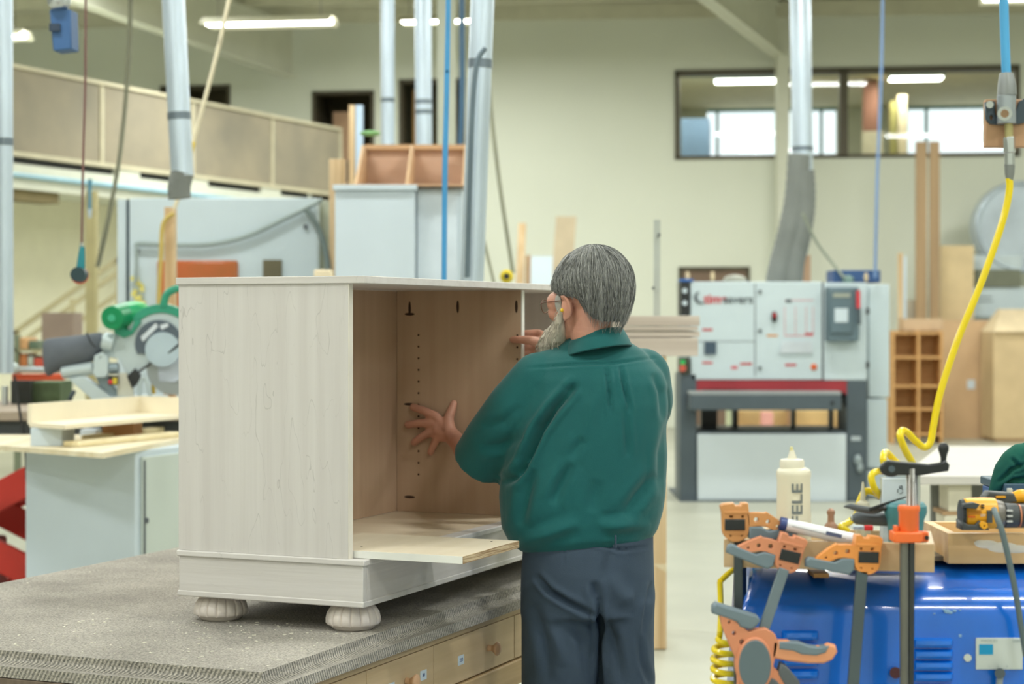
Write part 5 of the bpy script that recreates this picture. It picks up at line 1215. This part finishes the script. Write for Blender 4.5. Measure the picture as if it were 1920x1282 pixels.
MB().cyl(P(1893, 287, YD), P(1893, 309, YD), .0095, seg=18).build('coupler_sleeve', alum, hb)
MB().tube([P(1893, 309, YD), P(1893, 325, YD), P(1893, 338, YD)], [.0098, .009, .0065], 18).build('hose_end', mat('zinc_grey', (146, 150, 150)), hb)
MB().cyl(P(1889, 255, YD-.006), P(1889, 259, YD-.006), .0035, seg=10).build('brass_pin', MATS['brass'], hb)
# small chain of the thread hanging at the port
# ---- drill
YDr = 3.52
dr = thing('cordless_drill', 'yellow and black cordless drill lying on the pine tray', 'drill', P(1860, 990, YDr))
yl = mat('drill_yellow', (242, 172, 30), .4, var=.03); dg_ = mat('drill_grey', (66, 70, 72), .5)
b = MB(); rings = []
for x, r, sc in ((1804, 24, .8), (1808, 29, 1), (1815, 30, 1), (1845, 31, 1), (1866, 30, 1)):
    p = P(x, 962, YDr+.03); rings.append([p+Vector((0, r*k*.95*cos(2*pi*j/28), r*k*.98*sin(2*pi*j/28))) for j in range(28)])
b.loft(rings); b.build('motor_housing', yl, dr, .002)
MB().tube([P(1799, 963, YDr+.03), P(1800.5, 963, YDr+.03), P(1806, 963, YDr+.03)], [20*k, 27*k, 29*k], 28).build('rear_bumper', dg_, dr)
shape('grey_shell_panel', [(1808, 946), (1826, 943), (1836, 946), (1830, 953), (1808, 951)], [], YDr-.004, .02, dg_, dr, .001)
for y in (955, 960, 965, 971): MB().px(1808, y, 1812, y+2.4, YDr-.003, .01).build('vent_slot', dark, dr)
MB().px(1851, 957, 1861, 980, YDr-.002, .01).build('side_window', dg_, dr)
for x, y in ((1841, 946), (1841, 950.5)): MB().px(x, y, x+5, y+2, YDr-.001, .008).build('vent_slot', dark, dr)
for y in (957, 960, 963): MB().px(1816, y, 1840, y+.6, YDr-.0015, .006).build('fine_print', mat('drill_print', (190, 130, 40), .5), dr)
MB().px(1816, 968, 1829, 970, YDr-.0025, .006).build('red_print', mat('drill_red', (200, 70, 30), .5), dr)
text('side_lettering', '20V', .0065, facing(P(1843, 966, YDr-.0008), 0), white, dr, .0003)
shape('battery_foot', [(1806, 980), (1816, 986), (1830, 986), (1836, 978), (1846, 980), (1852, 992), (1806, 992)], [], YDr-.002, .05, dg_, dr, .002)
shape('belt_hook', [(1838, 982), (1842, 978), (1850, 981), (1852, 988), (1846, 992), (1840, 988)], [ring2(1846, 986, 2.5, 3, 10)], YDr-.008, .008, yl, dr, .001)
MB().tube([P(1864, 964, YDr+.03), P(1869, 964, YDr+.03), P(1880, 964, YDr+.03)], [27*k, 28*k, 25*k], 28).build('gear_collar', mat('gear_grey', (120, 116, 110), .4, .4), dr)
MB().tube([P(1879, 966, YDr+.03), P(1884, 966, YDr+.03), P(1904, 966, YDr+.03), P(1908, 966, YDr+.03)], [20*k, 24*k, 23*k, 20*k], 28).build('clutch_ring', dg_, dr)
for y in (956, 966, 976): MB().px(1889, y, 1899, y+3, YDr-.0035+.004, .008).build('clutch_mark', mat('mark_pale', (196, 198, 196), .4), dr)
MB().tube([P(1906, 967, YDr+.03), P(1912, 967, YDr+.03), P(1934, 967, YDr+.03), P(1946, 967, YDr+.03)], [20*k, 22*k, 21*k, 15*k], 28).build('chuck', mat('chuck_brown', (74, 66, 62), .4, .3), dr)
MB().cyl(P(1909, 967, YDr+.03), P(1911, 967, YDr+.03), 22.5*k, seg=28).build('chuck_ring', mat('ring_orange', (210, 130, 90), .4), dr)
dr2 = thing('second_drill', 'second yellow and black drill lying behind the first one', 'drill', P(1890, 935, 3.66))
shape('drill_grip', [(1846, 938), (1856, 925), (1872, 926), (1900, 928), (1904, 938), (1880, 942), (1850, 944)], [], 3.64, .04, dg_, dr2, .003)
MB().tube([P(1868, 936, 3.66), P(1900, 934, 3.66), P(1916, 930, 3.66), P(1940, 936, 3.66)], [.008, .012, .014, .014], 18, 3).build('yellow_shell', yl, dr2)
MB().px(1868, 930, 1886, 933, 3.635, .01).build('yellow_stripe', yl, dr2)
MB().px(1890, 916, 1899, 928, 3.66, .01).build('pale_latch', mat('latch_pale', (206, 206, 196), .4), dr2, .001)
MB().px(1850, 944, 1960, 990, 3.64, .03).build('grey_body', dg_, dr2, .004)
# strap over the tray front
tag(MB().tube([P(1864, 955, 3.45), P(1870, 972, 3.42), P(1880, 1000, 3.41), P(1894, 1060, 3.41), P(1906, 1120, 3.41), P(1914, 1170, 3.41), P(1924, 1230, 3.41)], .0056, 12, 5).build('drill_cable', mat('cord_slate', (92, 108, 112), .5)), 'dark grey cord running from the drill down over the pine tray', 'cable')
# blue box and green cloth at right
bx = thing('blue_tool_case', 'blue tool case with grey lid under the green cloth', 'case', P(1910, 985, 4.16))
MB().box(X_(1884, 4.16), X_(1990, 4.16), 4.16, 4.36, Z_(985, 4.16), Z_(922, 4.16)).build('case_body', mat('case_blue', (20, 84, 150), .4), bx, .004)
MB().box(X_(1882, 4.16), X_(1992, 4.16), 4.15, 4.37, Z_(922, 4.16), Z_(906, 4.16)).build('case_lid', mat('lid_slate', (64, 90, 104), .5), bx, .003)
sb = MB().box(X_(1880, 4.16), X_(2000, 4.16), 4.1, 4.4, 0, Z_(985.5, 4.16)).build('side_stand', mat('stand_grey', (110, 112, 108), .7)); tag(sb, 'grey stand behind the pine tray carrying the blue tool case', 'stand')
gm = mat('dark_green_cloth', (10, 92, 76), .85, var=.12, vs=9)
g = MB(); YQ = 4.12
for pp, rr in (([(1850, 936), (1860, 920), (1868, 904), (1880, 880), (1896, 862), (1912, 852)], (.004, .009, .014, .02, .024, .026)), ([(1868, 912), (1884, 898), (1904, 884), (1930, 870)], (.014, .018, .022, .03)), ([(1892, 858), (1905, 850), (1930, 850), (1965, 860)], (.012, .018, .028, .03)), ([(1890, 905), (1915, 902), (1960, 890)], (.012, .016, .025)), ([(1925, 870), (1960, 885), (1985, 905)], (.03, .03, .02))):
    g.limb([P(x, y, YQ+.06) for x, y in pp], rr, 12)
gme = bake(g, .004, 8, .5)
crease(gme, [([(1872, 906), (1896, 880), (1925, 868)], 3, .006), ([(1880, 915), (1900, 900), (1930, 895)], 3, .006), ([(1895, 858), (1905, 868), (1915, 880)], 3, .005)])
tag(link('green_cloth', gme, gm), 'crumpled dark green cloth draped at the right photo edge', 'cloth')
# ================================================================ THE MAN
Y0 = 5.05
skin = mat('skin', (206, 150, 128), .5, var=.06, vs=14, bump=.08, bs=120)
skin.node_tree.nodes['Principled BSDF'].inputs['Subsurface Weight'].default_value = .08
skin.node_tree.nodes['Principled BSDF'].inputs['Subsurface Radius'].default_value = (.01, .004, .002)
AL = radians(45)
HC = Vector((.196, 5.03, 1.652))
HM = Matrix.Translation(HC) @ Matrix.Rotation(AL, 4, 'Z') @ Matrix.Rotation(radians(-6), 4, 'X')
def H(x, y, z): return HM @ Vector((x, y, z))
HR = HM.to_3x3()
def CL(x, y, z): return Vector((C0.x, C0.y, BZ))+DX*x+UX*y+Vector((0, 0, z))
def onpl(px, py, x):
    """point seen at (px,py) that lies in the plane a length x along the cabinet"""
    r = (px-960)/F; ax = C0.x+x*DX.x; ay = C0.y+x*DX.y
    y = (r*ay-ax)/(UX.x-r*UX.y); Y = ay+y*UX.y
    return Vector((ax+y*UX.x, Y, Z_(py, Y)))
body = MB()
body.ball(H(0, -.012, .03), (.076, .096, .084), 28, HR)
body.ball(H(0, .03, -.035), (.062, .066, .08), 24, HR)
body.ball(H(0, .052, -.088), (.047, .043, .032), 20, HR)
body.ball(H(0, .074, .012), (.05, .024, .016), 18, HR)
for sx in (-1, 1):
    body.ball(H(sx*.042, .066, -.035), (.026, .026, .026), 16, HR).ball(H(sx*.05, .058, -.008), (.026, .03, .03), 16, HR)
    body.ball(H(sx*.077, -.004, -.03), (.009, .018, .03), 16, HR @ Matrix.Rotation(radians(-sx*18), 3, 'Z'))
    body.tube([H(sx*(.082+.006*sin(a)), -.006-.017*cos(a)*1.0+.004, -.028+.03*sin(a)) for a in [radians(d) for d in range(-100, 150, 25)]], .0042, 8)
    body.ball(H(sx*.079, .004, -.056), (.006, .008, .01), 12, HR)
body.limb([H(0, .088, .0), H(0, .106, -.022), H(0, .112, -.038)], (.008, .011, .014), 12)
for sx in (-1, 1): body.ball(H(sx*.012, .1, -.042), .009, 10)
body.ball(H(0, .088, -.068), (.024, .012, .008), 14, HR)
# neck and hidden trunk
nb = Vector((.232, 5.07, 1.50))
body.limb([H(0, -.02, -.05), H(0, -.014, -.1), nb, Vector((.225, 5.08, 1.44))], (.056, .057, .062, .075), 24)
LS, RS = Vector((.08, 5.04, 1.42)), Vector((.368, 5.11, 1.425))
for c, r in (((.225, 5.07, 1.37), (.16, .1, .11)), ((.222, 5.07, 1.2), (.155, .115, .16)), ((.21, 5.07, 1.02), (.145, .11, .13)), ((.205, 5.07, .93), (.15, .11, .1))):
    body.ball(c, r, 24)
body.limb([LS, Vector((.225, 5.08, 1.43)), RS], (.05, .06, .05), 16)
# left arm reaching into the cabinet
LE = Vector((X_(896, 5.2), 5.2, Z_(868, 5.2))); LW_ = onpl(856, 826, 1.0)
body.limb([LS, (LS+LE)/2, LE], (.05, .047, .041), 18)
body.limb([LE, LE.lerp(LW_, .35), LE.lerp(LW_, .8), LW_], (.041, .042, .029, .026), 18)
def fing(pts, rad): body.limb(pts, rad, 12)
wr = onpl(848, 818, 1.03)
body.limb([LW_, wr], (.026, .026), 14)
kn_ = {'i': (818, 781), 'm': (812, 793), 'r': (813, 807), 'p': (821, 819)}
tp_ = {'i': ((795, 770), (775, 763)), 'm': ((788, 793), (765, 796)), 'r': ((793, 817), (777, 829)), 'p': ((813, 834), (807, 848))}
rf = {'i': (.0145, .0128, .012), 'm': (.015, .013, .0122), 'r': (.0145, .0126, .0118), 'p': (.0135, .0116, .0108)}
for q in 'imrp':
    k0 = onpl(*kn_[q], 1.042); body.limb([wr, k0], (.02, .0135), 12)
    m_ = onpl(*tp_[q][0], 1.048); e_ = onpl(*tp_[q][1], 1.0565)
    fing([k0, m_, m_.lerp(e_, .6), e_], (rf[q][0], rf[q][1], rf[q][1]*.95, rf[q][2]))
body.ball(onpl(828, 803, 1.043), (.03, .02, .032), 16)
tb0 = onpl(842, 803, 1.03); tb1 = onpl(841, 784, 1.042); tb2 = onpl(847, 768, 1.052); tb3 = onpl(851, 756, 1.0575)
fing([wr, tb0, tb1, tb2, tb3], (.022, .02, .0155, .0135, .011))
# right arm, hand gripping the partition edge
RE = Vector((.272, 5.385, 1.33)); RW = Vector((.125, 5.47, 1.50))
body.limb([RS, (RS+RE)/2, RE], (.05, .046, .041), 18)
body.limb([RE, RE.lerp(RW, .35), RW], (.041, .04, .027), 18)
ph = CL(1.085, -.03, .69)
body.limb([RW, ph], (.026, .022), 14)
body.ball(ph, (.022, .024, .036), 16)
fing([ph, CL(1.053, .0, .7), CL(1.052, .035, .703), CL(1.058, .062, .702)], (.018, .014, .012, .0105))
for i, dz in enumerate((.033, .012, -.009, -.029)):
    L_ = (.068, .075, .07, .056)[i]
    fing([ph+Vector((0, 0, dz*.7)), CL(1.112, .0, .69+dz), CL(1.106, .035, .69+dz), CL(1.0995, L_+.01, .688+dz)], (.013, .0105, .009, .0078))
# legs and feet
HL, HRt = Vector((.115, 5.07, .93)), Vector((.3, 5.08, .93))
for a, k_, f_, kx in ((HL, Vector((.118, 5.09, .5)), Vector((.118, 5.12, .09)), 0), (HRt, Vector((.31, 5.11, .5)), Vector((.315, 5.15, .09)), 1)):
    body.limb([a, k_, f_], (.085, .058, .042), 16)
    body.limb([f_, f_+Vector((-.03, .13, -.05))], (.038, .03), 12)
bme = bake(body, .0042, 3, .5)
man = link('person', bme, skin)
tag(man, 'grey haired bearded man in green shirt working inside the maple cabinet', 'person')

# ---- shirt
def ringe(cx, cy, z, a, b, n=40, p=2.4, tilt=0.):
    out = []
    for i in range(n):
        t = 2*pi*i/n; c, s_ = cos(t), sin(t)
        x = a*(abs(c)**(2/p))*(1 if c > 0 else -1); y = b*(abs(s_)**(2/p))*(1 if s_ > 0 else -1)
        out.append(Vector((cx+x, cy+y, z+tilt*x)))
    return out
sh_ = MB(); rg = []
for y, l, r, b_, dy in ((1030, 1010, 1200, .105, 0), (1022, 978, 1222, .132, .0), (1006, 956, 1234, .15, .0), (975, 940, 1244, .163, .005), (930, 935, 1249, .17, .01), (870, 942, 1252, .172, .01), (810, 952, 1253, .168, .005), (760, 962, 1253, .16, 0), (715, 975, 1250, .148, 0), (690, 988, 1242, .134, 0), (672, 1004, 1226, .117, 0), (656, 1030, 1206, .098, 0), (640, 1052, 1180, .08, 0), (628, 1066, 1164, .068, 0)):
    rg.append(ringe((X_(l, Y0)+X_(r, Y0))/2, Y0+.02+dy, Z_(y, Y0), (X_(r, Y0)-X_(l, Y0))/2, b_, tilt=.1 if y > 960 else (-.05 if 660 < y < 720 else 0)))
sh_.loft(rg)
sl0, sl1, sl2 = P(1022, 716, 5.03), P(952, 790, 5.07), P(901, 862, 5.16)
sh_.limb([P(1060, 680, 5.04), P(1010, 712, 5.03), P(968, 765, 5.05), P(928, 824, 5.1)], (.05, .075, .08, .083), 24)
ax = (sl2-P(928, 824, 5.1)).normalized()
sh_.cyl(P(928, 824, 5.1), P(900, 866, 5.155), .083, .081, 32)
sh_.limb([P(1170, 686, 5.08), P(1205, 704, 5.11), P(1216, 748, 5.16), P(1212, 786, 5.24)], (.058, .076, .069, .062), 24)
sme = bake(sh_, .006, 9, .5)
crease(sme, [([(1078, 724), (1040, 765), (1012, 805), (992, 850), (970, 892)], 7, .024),
             ([(1086, 718), (1060, 735)], 7, .006),
             ([(1136, 684), (1141, 720), (1147, 778)], 3.2, .008), ([(1163, 684), (1172, 730), (1183, 775)], 3.2, .008),
             ([(1172, 760), (1176, 820), (1178, 858)], 5, .005),
             ([(985, 690), (1080, 683), (1150, 681), (1232, 670)], 2.4, .0045),
             ([(1072, 870), (1052, 905), (1035, 945)], 9, .009), ([(1092, 820), (1070, 860)], 8, .005),
             ([(1230, 888), (1195, 930), (1170, 968)], 10, .009), ([(1255, 780), (1240, 850), (1238, 930)], 8, .006),
             ([(1000, 880), (985, 930), (975, 985)], 9, .01), ([(1120, 900), (1110, 960)], 13, .005), ([(940, 905), (965, 895), (985, 870)], 7, .012),
             ([(905, 800), (945, 790), (975, 760)], 7, .004), ([(900, 840), (940, 835), (985, 815)], 8, .005), ([(1225, 700), (1240, 735), (1243, 790)], 6, .006),
             ([(975, 1015), (1030, 1000), (1085, 978)], 10, -.008), ([(1120, 985), (1220, 985)], 9, -.006), ([(1150, 700), (1110, 760), (1100, 830)], 12, -.004), ([(1040, 880), (1000, 990)], 12, -.004), ([(1200, 960), (1140, 1000)], 12, -.004)])
shirtm = mat('teal_green_shirt', (0, 92, 92), .82, var=.05, vs=3, bump=.1, bs=400)
shirtm.node_tree.nodes['Principled BSDF'].inputs['Sheen Weight'].default_value = .15
shirt = link('shirt', sme, shirtm, man)
# collar: folded band around the neck
b = MB(); nn_ = 44; r1, r2, r3, r4 = [], [], [], []
cc = Vector((.226, 5.045, 0))
for i in range(nn_):
    t = 2*pi*i/nn_; c, s_ = cos(t), sin(t)
    back = .5-.5*s_; left = .5-.5*c
    z = 1.545+.03*back-.036*left
    def q(rx, ry, dz): return Vector((cc.x+rx*c, cc.y+ry*s_, z+dz))
    r1.append(q(.066, .08, .004)); r2.append(q(.071, .086, .009)); r3.append(q(.083, .1, -.01)); r4.append(q(.1, .117, -.044))
inner = [v+Vector((0, 0, -.045)) for v in r1]
for A_, B_ in ((inner, r1), (r1, r2), (r2, r3), (r3, r4)):
    b.faces(A_+B_, [(i, (i+1) % nn_, (i+1) % nn_+nn_, i+nn_) for i in range(nn_)])
bmesh.ops.remove_doubles(b.b, verts=b.b.verts, dist=.0002)
o = b.build('collar', shirtm, shirt, ang=80); sf = o.modifiers.new('s', 'SOLIDIFY'); sf.thickness = .0035; sf.offset = 0
sf = o.modifiers.new('u', 'SUBSURF'); sf.levels = sf.render_levels = 1
# yoke seam and sleeve hems as stitched edges
# ---- trousers
tr_ = MB(); rg = []
for y, l, r, b_ in ((985, 992, 1220, .11), (1000, 984, 1226, .132), (1030, 980, 1226, .14), (1070, 977, 1227, .146), (1110, 976, 1228, .146), (1150, 976, 1228, .14)):
    rg.append(ringe((X_(l, Y0)+X_(r, Y0))/2, Y0+.02, Z_(y, Y0), (X_(r, Y0)-X_(l, Y0))/2, b_, tilt=.03))
tr_.loft(rg)
for pts_ in (((1053, 1120, .108, .128), (1051, 1200, .106, .122), (1049, 1290, .103, .112), (1046, 1420, .09, .095), (1045, 1560, .078, .085), (1045, 1668, .07, .08)),
             ((1170, 1120, .084, .128), (1173, 1200, .078, .118), (1178, 1290, .074, .108), (1182, 1420, .072, .092), (1184, 1560, .07, .085), (1185, 1668, .067, .08))):
    tr_.loft([ringe(X_(x, Y0), Y0+.025, Z_(y, Y0), a_, b_, 28, 2.3) for x, y, a_, b_ in pts_])
tme = bake(tr_, .0062, 8, .5)
crease(tme, [([(1003, 1078), (1030, 1108), (1062, 1128), (1120, 1158)], 5, .015), ([(1124, 1120), (1125, 1180), (1126, 1290)], 5, .02), ([(1112, 1090), (1122, 1130)], 7, .009),
             ([(1095, 1013), (1130, 1022), (1165, 1031), (1215, 1025)], 3, .006), ([(1125, 1156), (1150, 1200), (1165, 1282)], 9, .008),
             ([(1205, 1190), (1215, 1130), (1222, 1090)], 4, .006), ([(1198, 1190), (1204, 1240), (1222, 1290)], 5, .006), ([(1000, 1130), (1020, 1200), (1030, 1282)], 9, .007),
             ([(1066, 1160), (1090, 1200), (1108, 1282)], 8, .006), ([(1153, 1000), (1153, 1020)], 1.6, -.004), ([(1060, 1015), (1056, 1060)], 2, .002), ([(1140, 1080), (1170, 1120), (1190, 1120)], 12, -.006), ([(1040, 1180), (1060, 1250)], 10, -.006)])
trm = mat('slate_trousers', (60, 76, 92), .85, var=.06, vs=3, bump=.1, bs=400)
tro = link('trousers', tme, trm, man)
MB().box(X_(1151.5, 4.93), X_(1154.5, 4.93), 4.885, 4.91, Z_(1024, 4.93), Z_(1001, 4.93)).build('belt_loop', trm, tro, .001)
# shoes
shm = mat('dark_shoe', (44, 42, 42), .5)
for x, y in ((.118, 5.12), (.315, 5.15)):
    b = MB(); b.loft([[Vector((x+(-.02 if k_ else 0)*t-.0+w_*cos(2*pi*j/20), y-.07+.3*t, .0+h_*(.5+.5*sin(2*pi*j/20)))) for j in range(20)] for k_, t, w_, h_ in ((1, 0, .03, .07), (1, .08, .04, .1), (1, .35, .043, .1), (1, .6, .05, .075), (1, .85, .048, .055), (1, 1, .025, .04))])
    o = b.build('shoe', shm, man, ang=70); sf = o.modifiers.new('u', 'SUBSURF'); sf.levels = sf.render_levels = 1
# ---- hair: a shell plus fine strands
hrm = mat('grey_hair', (186, 187, 182), .5, uv=True, vs=1, stretch=(60, 3, 1), rgb2=(66, 68, 66), detail=6, contrast=(.38, .66))
def hline(ph):      # lower edge of the hair by azimuth from the front (radians)
    d = abs(math.degrees(ph)); d = d if d <= 180 else 360-d
    tab = ((0, .055), (35, .045), (55, .012), (72, .002), (86, .0), (95, -.006), (108, -.038), (122, -.064), (140, -.077), (180, -.08))
    for (a, za), (c, zc) in zip(tab, tab[1:]):
        if d <= c: return za+(zc-za)*(d-a)/(c-a)
    return -.08
HZc = Vector((0, -.028, .022))
def hs_(ph, t, off=0.):
    """point on the hair surface: azimuth ph, t=0 crown .. 1 lower edge (head coordinates)"""
    rx, ry, rz = .0935, .1185, .109
    zl = hline(ph)-HZc.z
    th1 = math.acos(max(-1, min(1, zl/rz))) if zl > 0 else pi/2+.25+(-zl)*5
    th = th1*t
    if th <= pi/2: rr, zz = sin(th), cos(th)*rz
    else:
        f_ = min(1.25, max(0, (th-pi/2)/max(th1-pi/2, .1))); zz = min(zl, 0)*f_; rr = 1-(.26 if abs(math.degrees(ph)) > 95 else .1)*f_**2
    wob = noise.noise(Vector((ph*5, t*1.2, 3)))*.0035*t
    k_ = 1+ (off+wob)/.1
    cx = HZc+Vector((0, -.012*(1-t), 0))
    return Vector((-sin(ph)*rr*rx*k_+cx.x, cos(ph)*rr*ry*k_+cx.y, zz*(1+off/.1)+cx.z))
NA, NT = 96, 26
me = bpy.data.meshes.new('hair'); bmh = bmesh.new(); uvl = bmh.loops.layers.uv.new('UVMap')
def shell(off, flip):
    grid = [[bmh.verts.new(HM @ hs_(-pi+2*pi*i/NA, max(t/NT, .004), off-.0012*((i % 3) == 0))) for i in range(NA)] for t in range(NT+1)]
    for t in range(NT):
        for i in range(NA):
            j = (i+1) % NA; q = [grid[t][i], grid[t][j], grid[t+1][j], grid[t+1][i]]
            uv = [(i/NA, t/NT), ((i+1)/NA, t/NT), ((i+1)/NA, (t+1)/NT), (i/NA, (t+1)/NT)]
            if flip: q.reverse(); uv.reverse()
            f = bmh.faces.new(q); f.smooth = True
            for lp, u in zip(f.loops, uv): lp[uvl].uv = u
    return grid
g1 = shell(0, False); g2 = shell(-.016, True)
for i in range(NA):
    j = (i+1) % NA; bmh.faces.new([g1[NT][i], g1[NT][j], g2[NT][j], g2[NT][i]])
rnd = random.Random(11)
def strand(bm_, uvl, pts, r, u):
    ns = len(pts); vs_ = []
    for i, p in enumerate(pts):
        d = (pts[min(i+1, ns-1)]-pts[max(i-1, 0)]).normalized(); x = d.cross(Vector((.3, .5, .8))).normalized(); y = d.cross(x); rr = r*(1-.75*i/(ns-1))
        vs_.append([bm_.verts.new(p+x*rr*cos(a)+y*rr*sin(a)) for a in (0, 2.094, 4.189)])
    for i in range(ns-1):
        for j in range(3):
            f = bm_.faces.new([vs_[i][j], vs_[i][(j+1) % 3], vs_[i+1][(j+1) % 3], vs_[i+1][j]]); f.smooth = True
            for lp in f.loops: lp[uvl].uv = (u, rnd.random()*.9)
for n_s in range(2600):
    ph_ = rnd.uniform(-pi, pi); t0_ = rnd.uniform(0, .75)**1.2; t1_ = min(rnd.uniform(.98, 1.09), t0_+rnd.uniform(.3, .7)); sw = rnd.gauss(0, .16); o_ = rnd.uniform(.0005, .0035)*(2 if n_s % 12 == 0 else 1)
    pts_ = [HM @ hs_(ph_+sw*(k_/7)**1.3, t0_+(t1_-t0_)*k_/7, o_+.001*sin(k_)) for k_ in range(8)]
    strand(bmh, uvl, pts_, rnd.uniform(.0006, .0017), rnd.random())
bmh.to_mesh(me); bmh.free()
hair = link('hair', me, hrm, man)
# ---- beard
brm = mat('white_beard', (214, 206, 188), .7, uv=False, vs=60, stretch=(1, 1, .25), rgb2=(150, 142, 126), contrast=(.35, .65))
bd = MB()
bd.limb([H(-.07, .022, -.03), H(-.068, .035, -.065), H(-.05, .065, -.1), H(-.02, .1, -.12), H(.02, .1, -.12), H(.05, .065, -.1), H(.068, .035, -.065), H(.07, .022, -.03)], (.009, .014, .024, .034, .034, .024, .014, .009), 14)
bd.limb([H(0, .1, -.1), H(-.004, .118, -.125), H(-.006, .122, -.158)], (.045, .05, .034), 16)
bd.limb([H(-.032, .085, -.075), H(0, .106, -.058), H(.032, .085, -.075)], (.012, .011, .012), 12)
bm2 = bake(bd, .005, 3, .5)
bm_b = bmesh.new(); bm_b.from_mesh(bm2); uv2 = bm_b.loops.layers.uv.new('UVMap')
vv = list(bm_b.verts); bm_b.normal_update()
samp = [(v.co.copy(), v.normal.copy()) for v in rnd.sample(vv, min(900, len(vv)))]
for p, nrm in samp:
    if nrm.dot(HR @ Vector((0, 1, 0))) < -.5: continue
    dv = (nrm*.55+Vector((0, 0, -1))*.8+Vector((rnd.gauss(0, .2), rnd.gauss(0, .2), 0))).normalized(); L_ = rnd.uniform(.01, .024)
    strand(bm_b, uv2, [p-nrm*.002, p+nrm*.002+dv*L_*.35, p+dv*L_*.7+Vector((0, 0, -.002)), p+dv*L_*.95+Vector((0, 0, -.006))], rnd.uniform(.0008, .0014), .5)
bm_b.to_mesh(bm2); bm_b.free()
link('beard', bm2, brm, man)
# grey sideburns and eyebrows
b = MB(); b.ball(H(-.0735, .03, -.014), (.0055, .012, .024), 14, HR).ball(H(.0735, .03, -.014), (.0055, .012, .024), 14, HR); b.build('sideburns', mat('side_grey', (168, 166, 158), .8), man)
for sx in (-1, 1):
    MB().ball(H(sx*.03, .082, -.006), .012, 16).build('eye', mat('eye_white', (236, 232, 226), .3), man)
    MB().ball(H(sx*.03, .0926, -.007), (.005, .002, .005), 12, HR).build('iris', mat('iris_brown', (70, 56, 44), .3), man)
gl_ = MB(); wire = mat('copper_wire', (120, 76, 60), .35, .7)
for sx in (-1, 1):
    gl_.tube([H(sx*(.034+.023*cos(a)), .122-.012*abs(cos(a))*(1 if cos(a) > 0 else 0), -.012+.018*sin(a)) for a in [i*2*pi/20 for i in range(21)]], .0011, 6)
    gl_.tube([H(sx*.057, .112, -.006), H(sx*.074, .08, -.006), H(sx*.082, .03, -.008), H(sx*.084, .0, -.01)], .0013, 6, 3)
gl_.tube([H(-.011, .122, -.008), H(0, .126, -.004), H(.011, .122, -.008)], .0011, 6, 3)
gls = gl_.build('spectacles', wire, man)
for sx in (-1, 1):
    MB().cyl(H(sx*.034, .1185, -.012), H(sx*.034, .1195, -.012), .0215, seg=24).build('lens', glass, gls)
MB().limb([H(-.083, .006, -.034), H(-.0885, .005, -.036)], (.0055, .0045), 12).build('ear_plug', mat('plug_yellow', (236, 196, 40), .5), man)
# ---- outside daylight: sky comes in by the upstairs windows; the front wall is closed
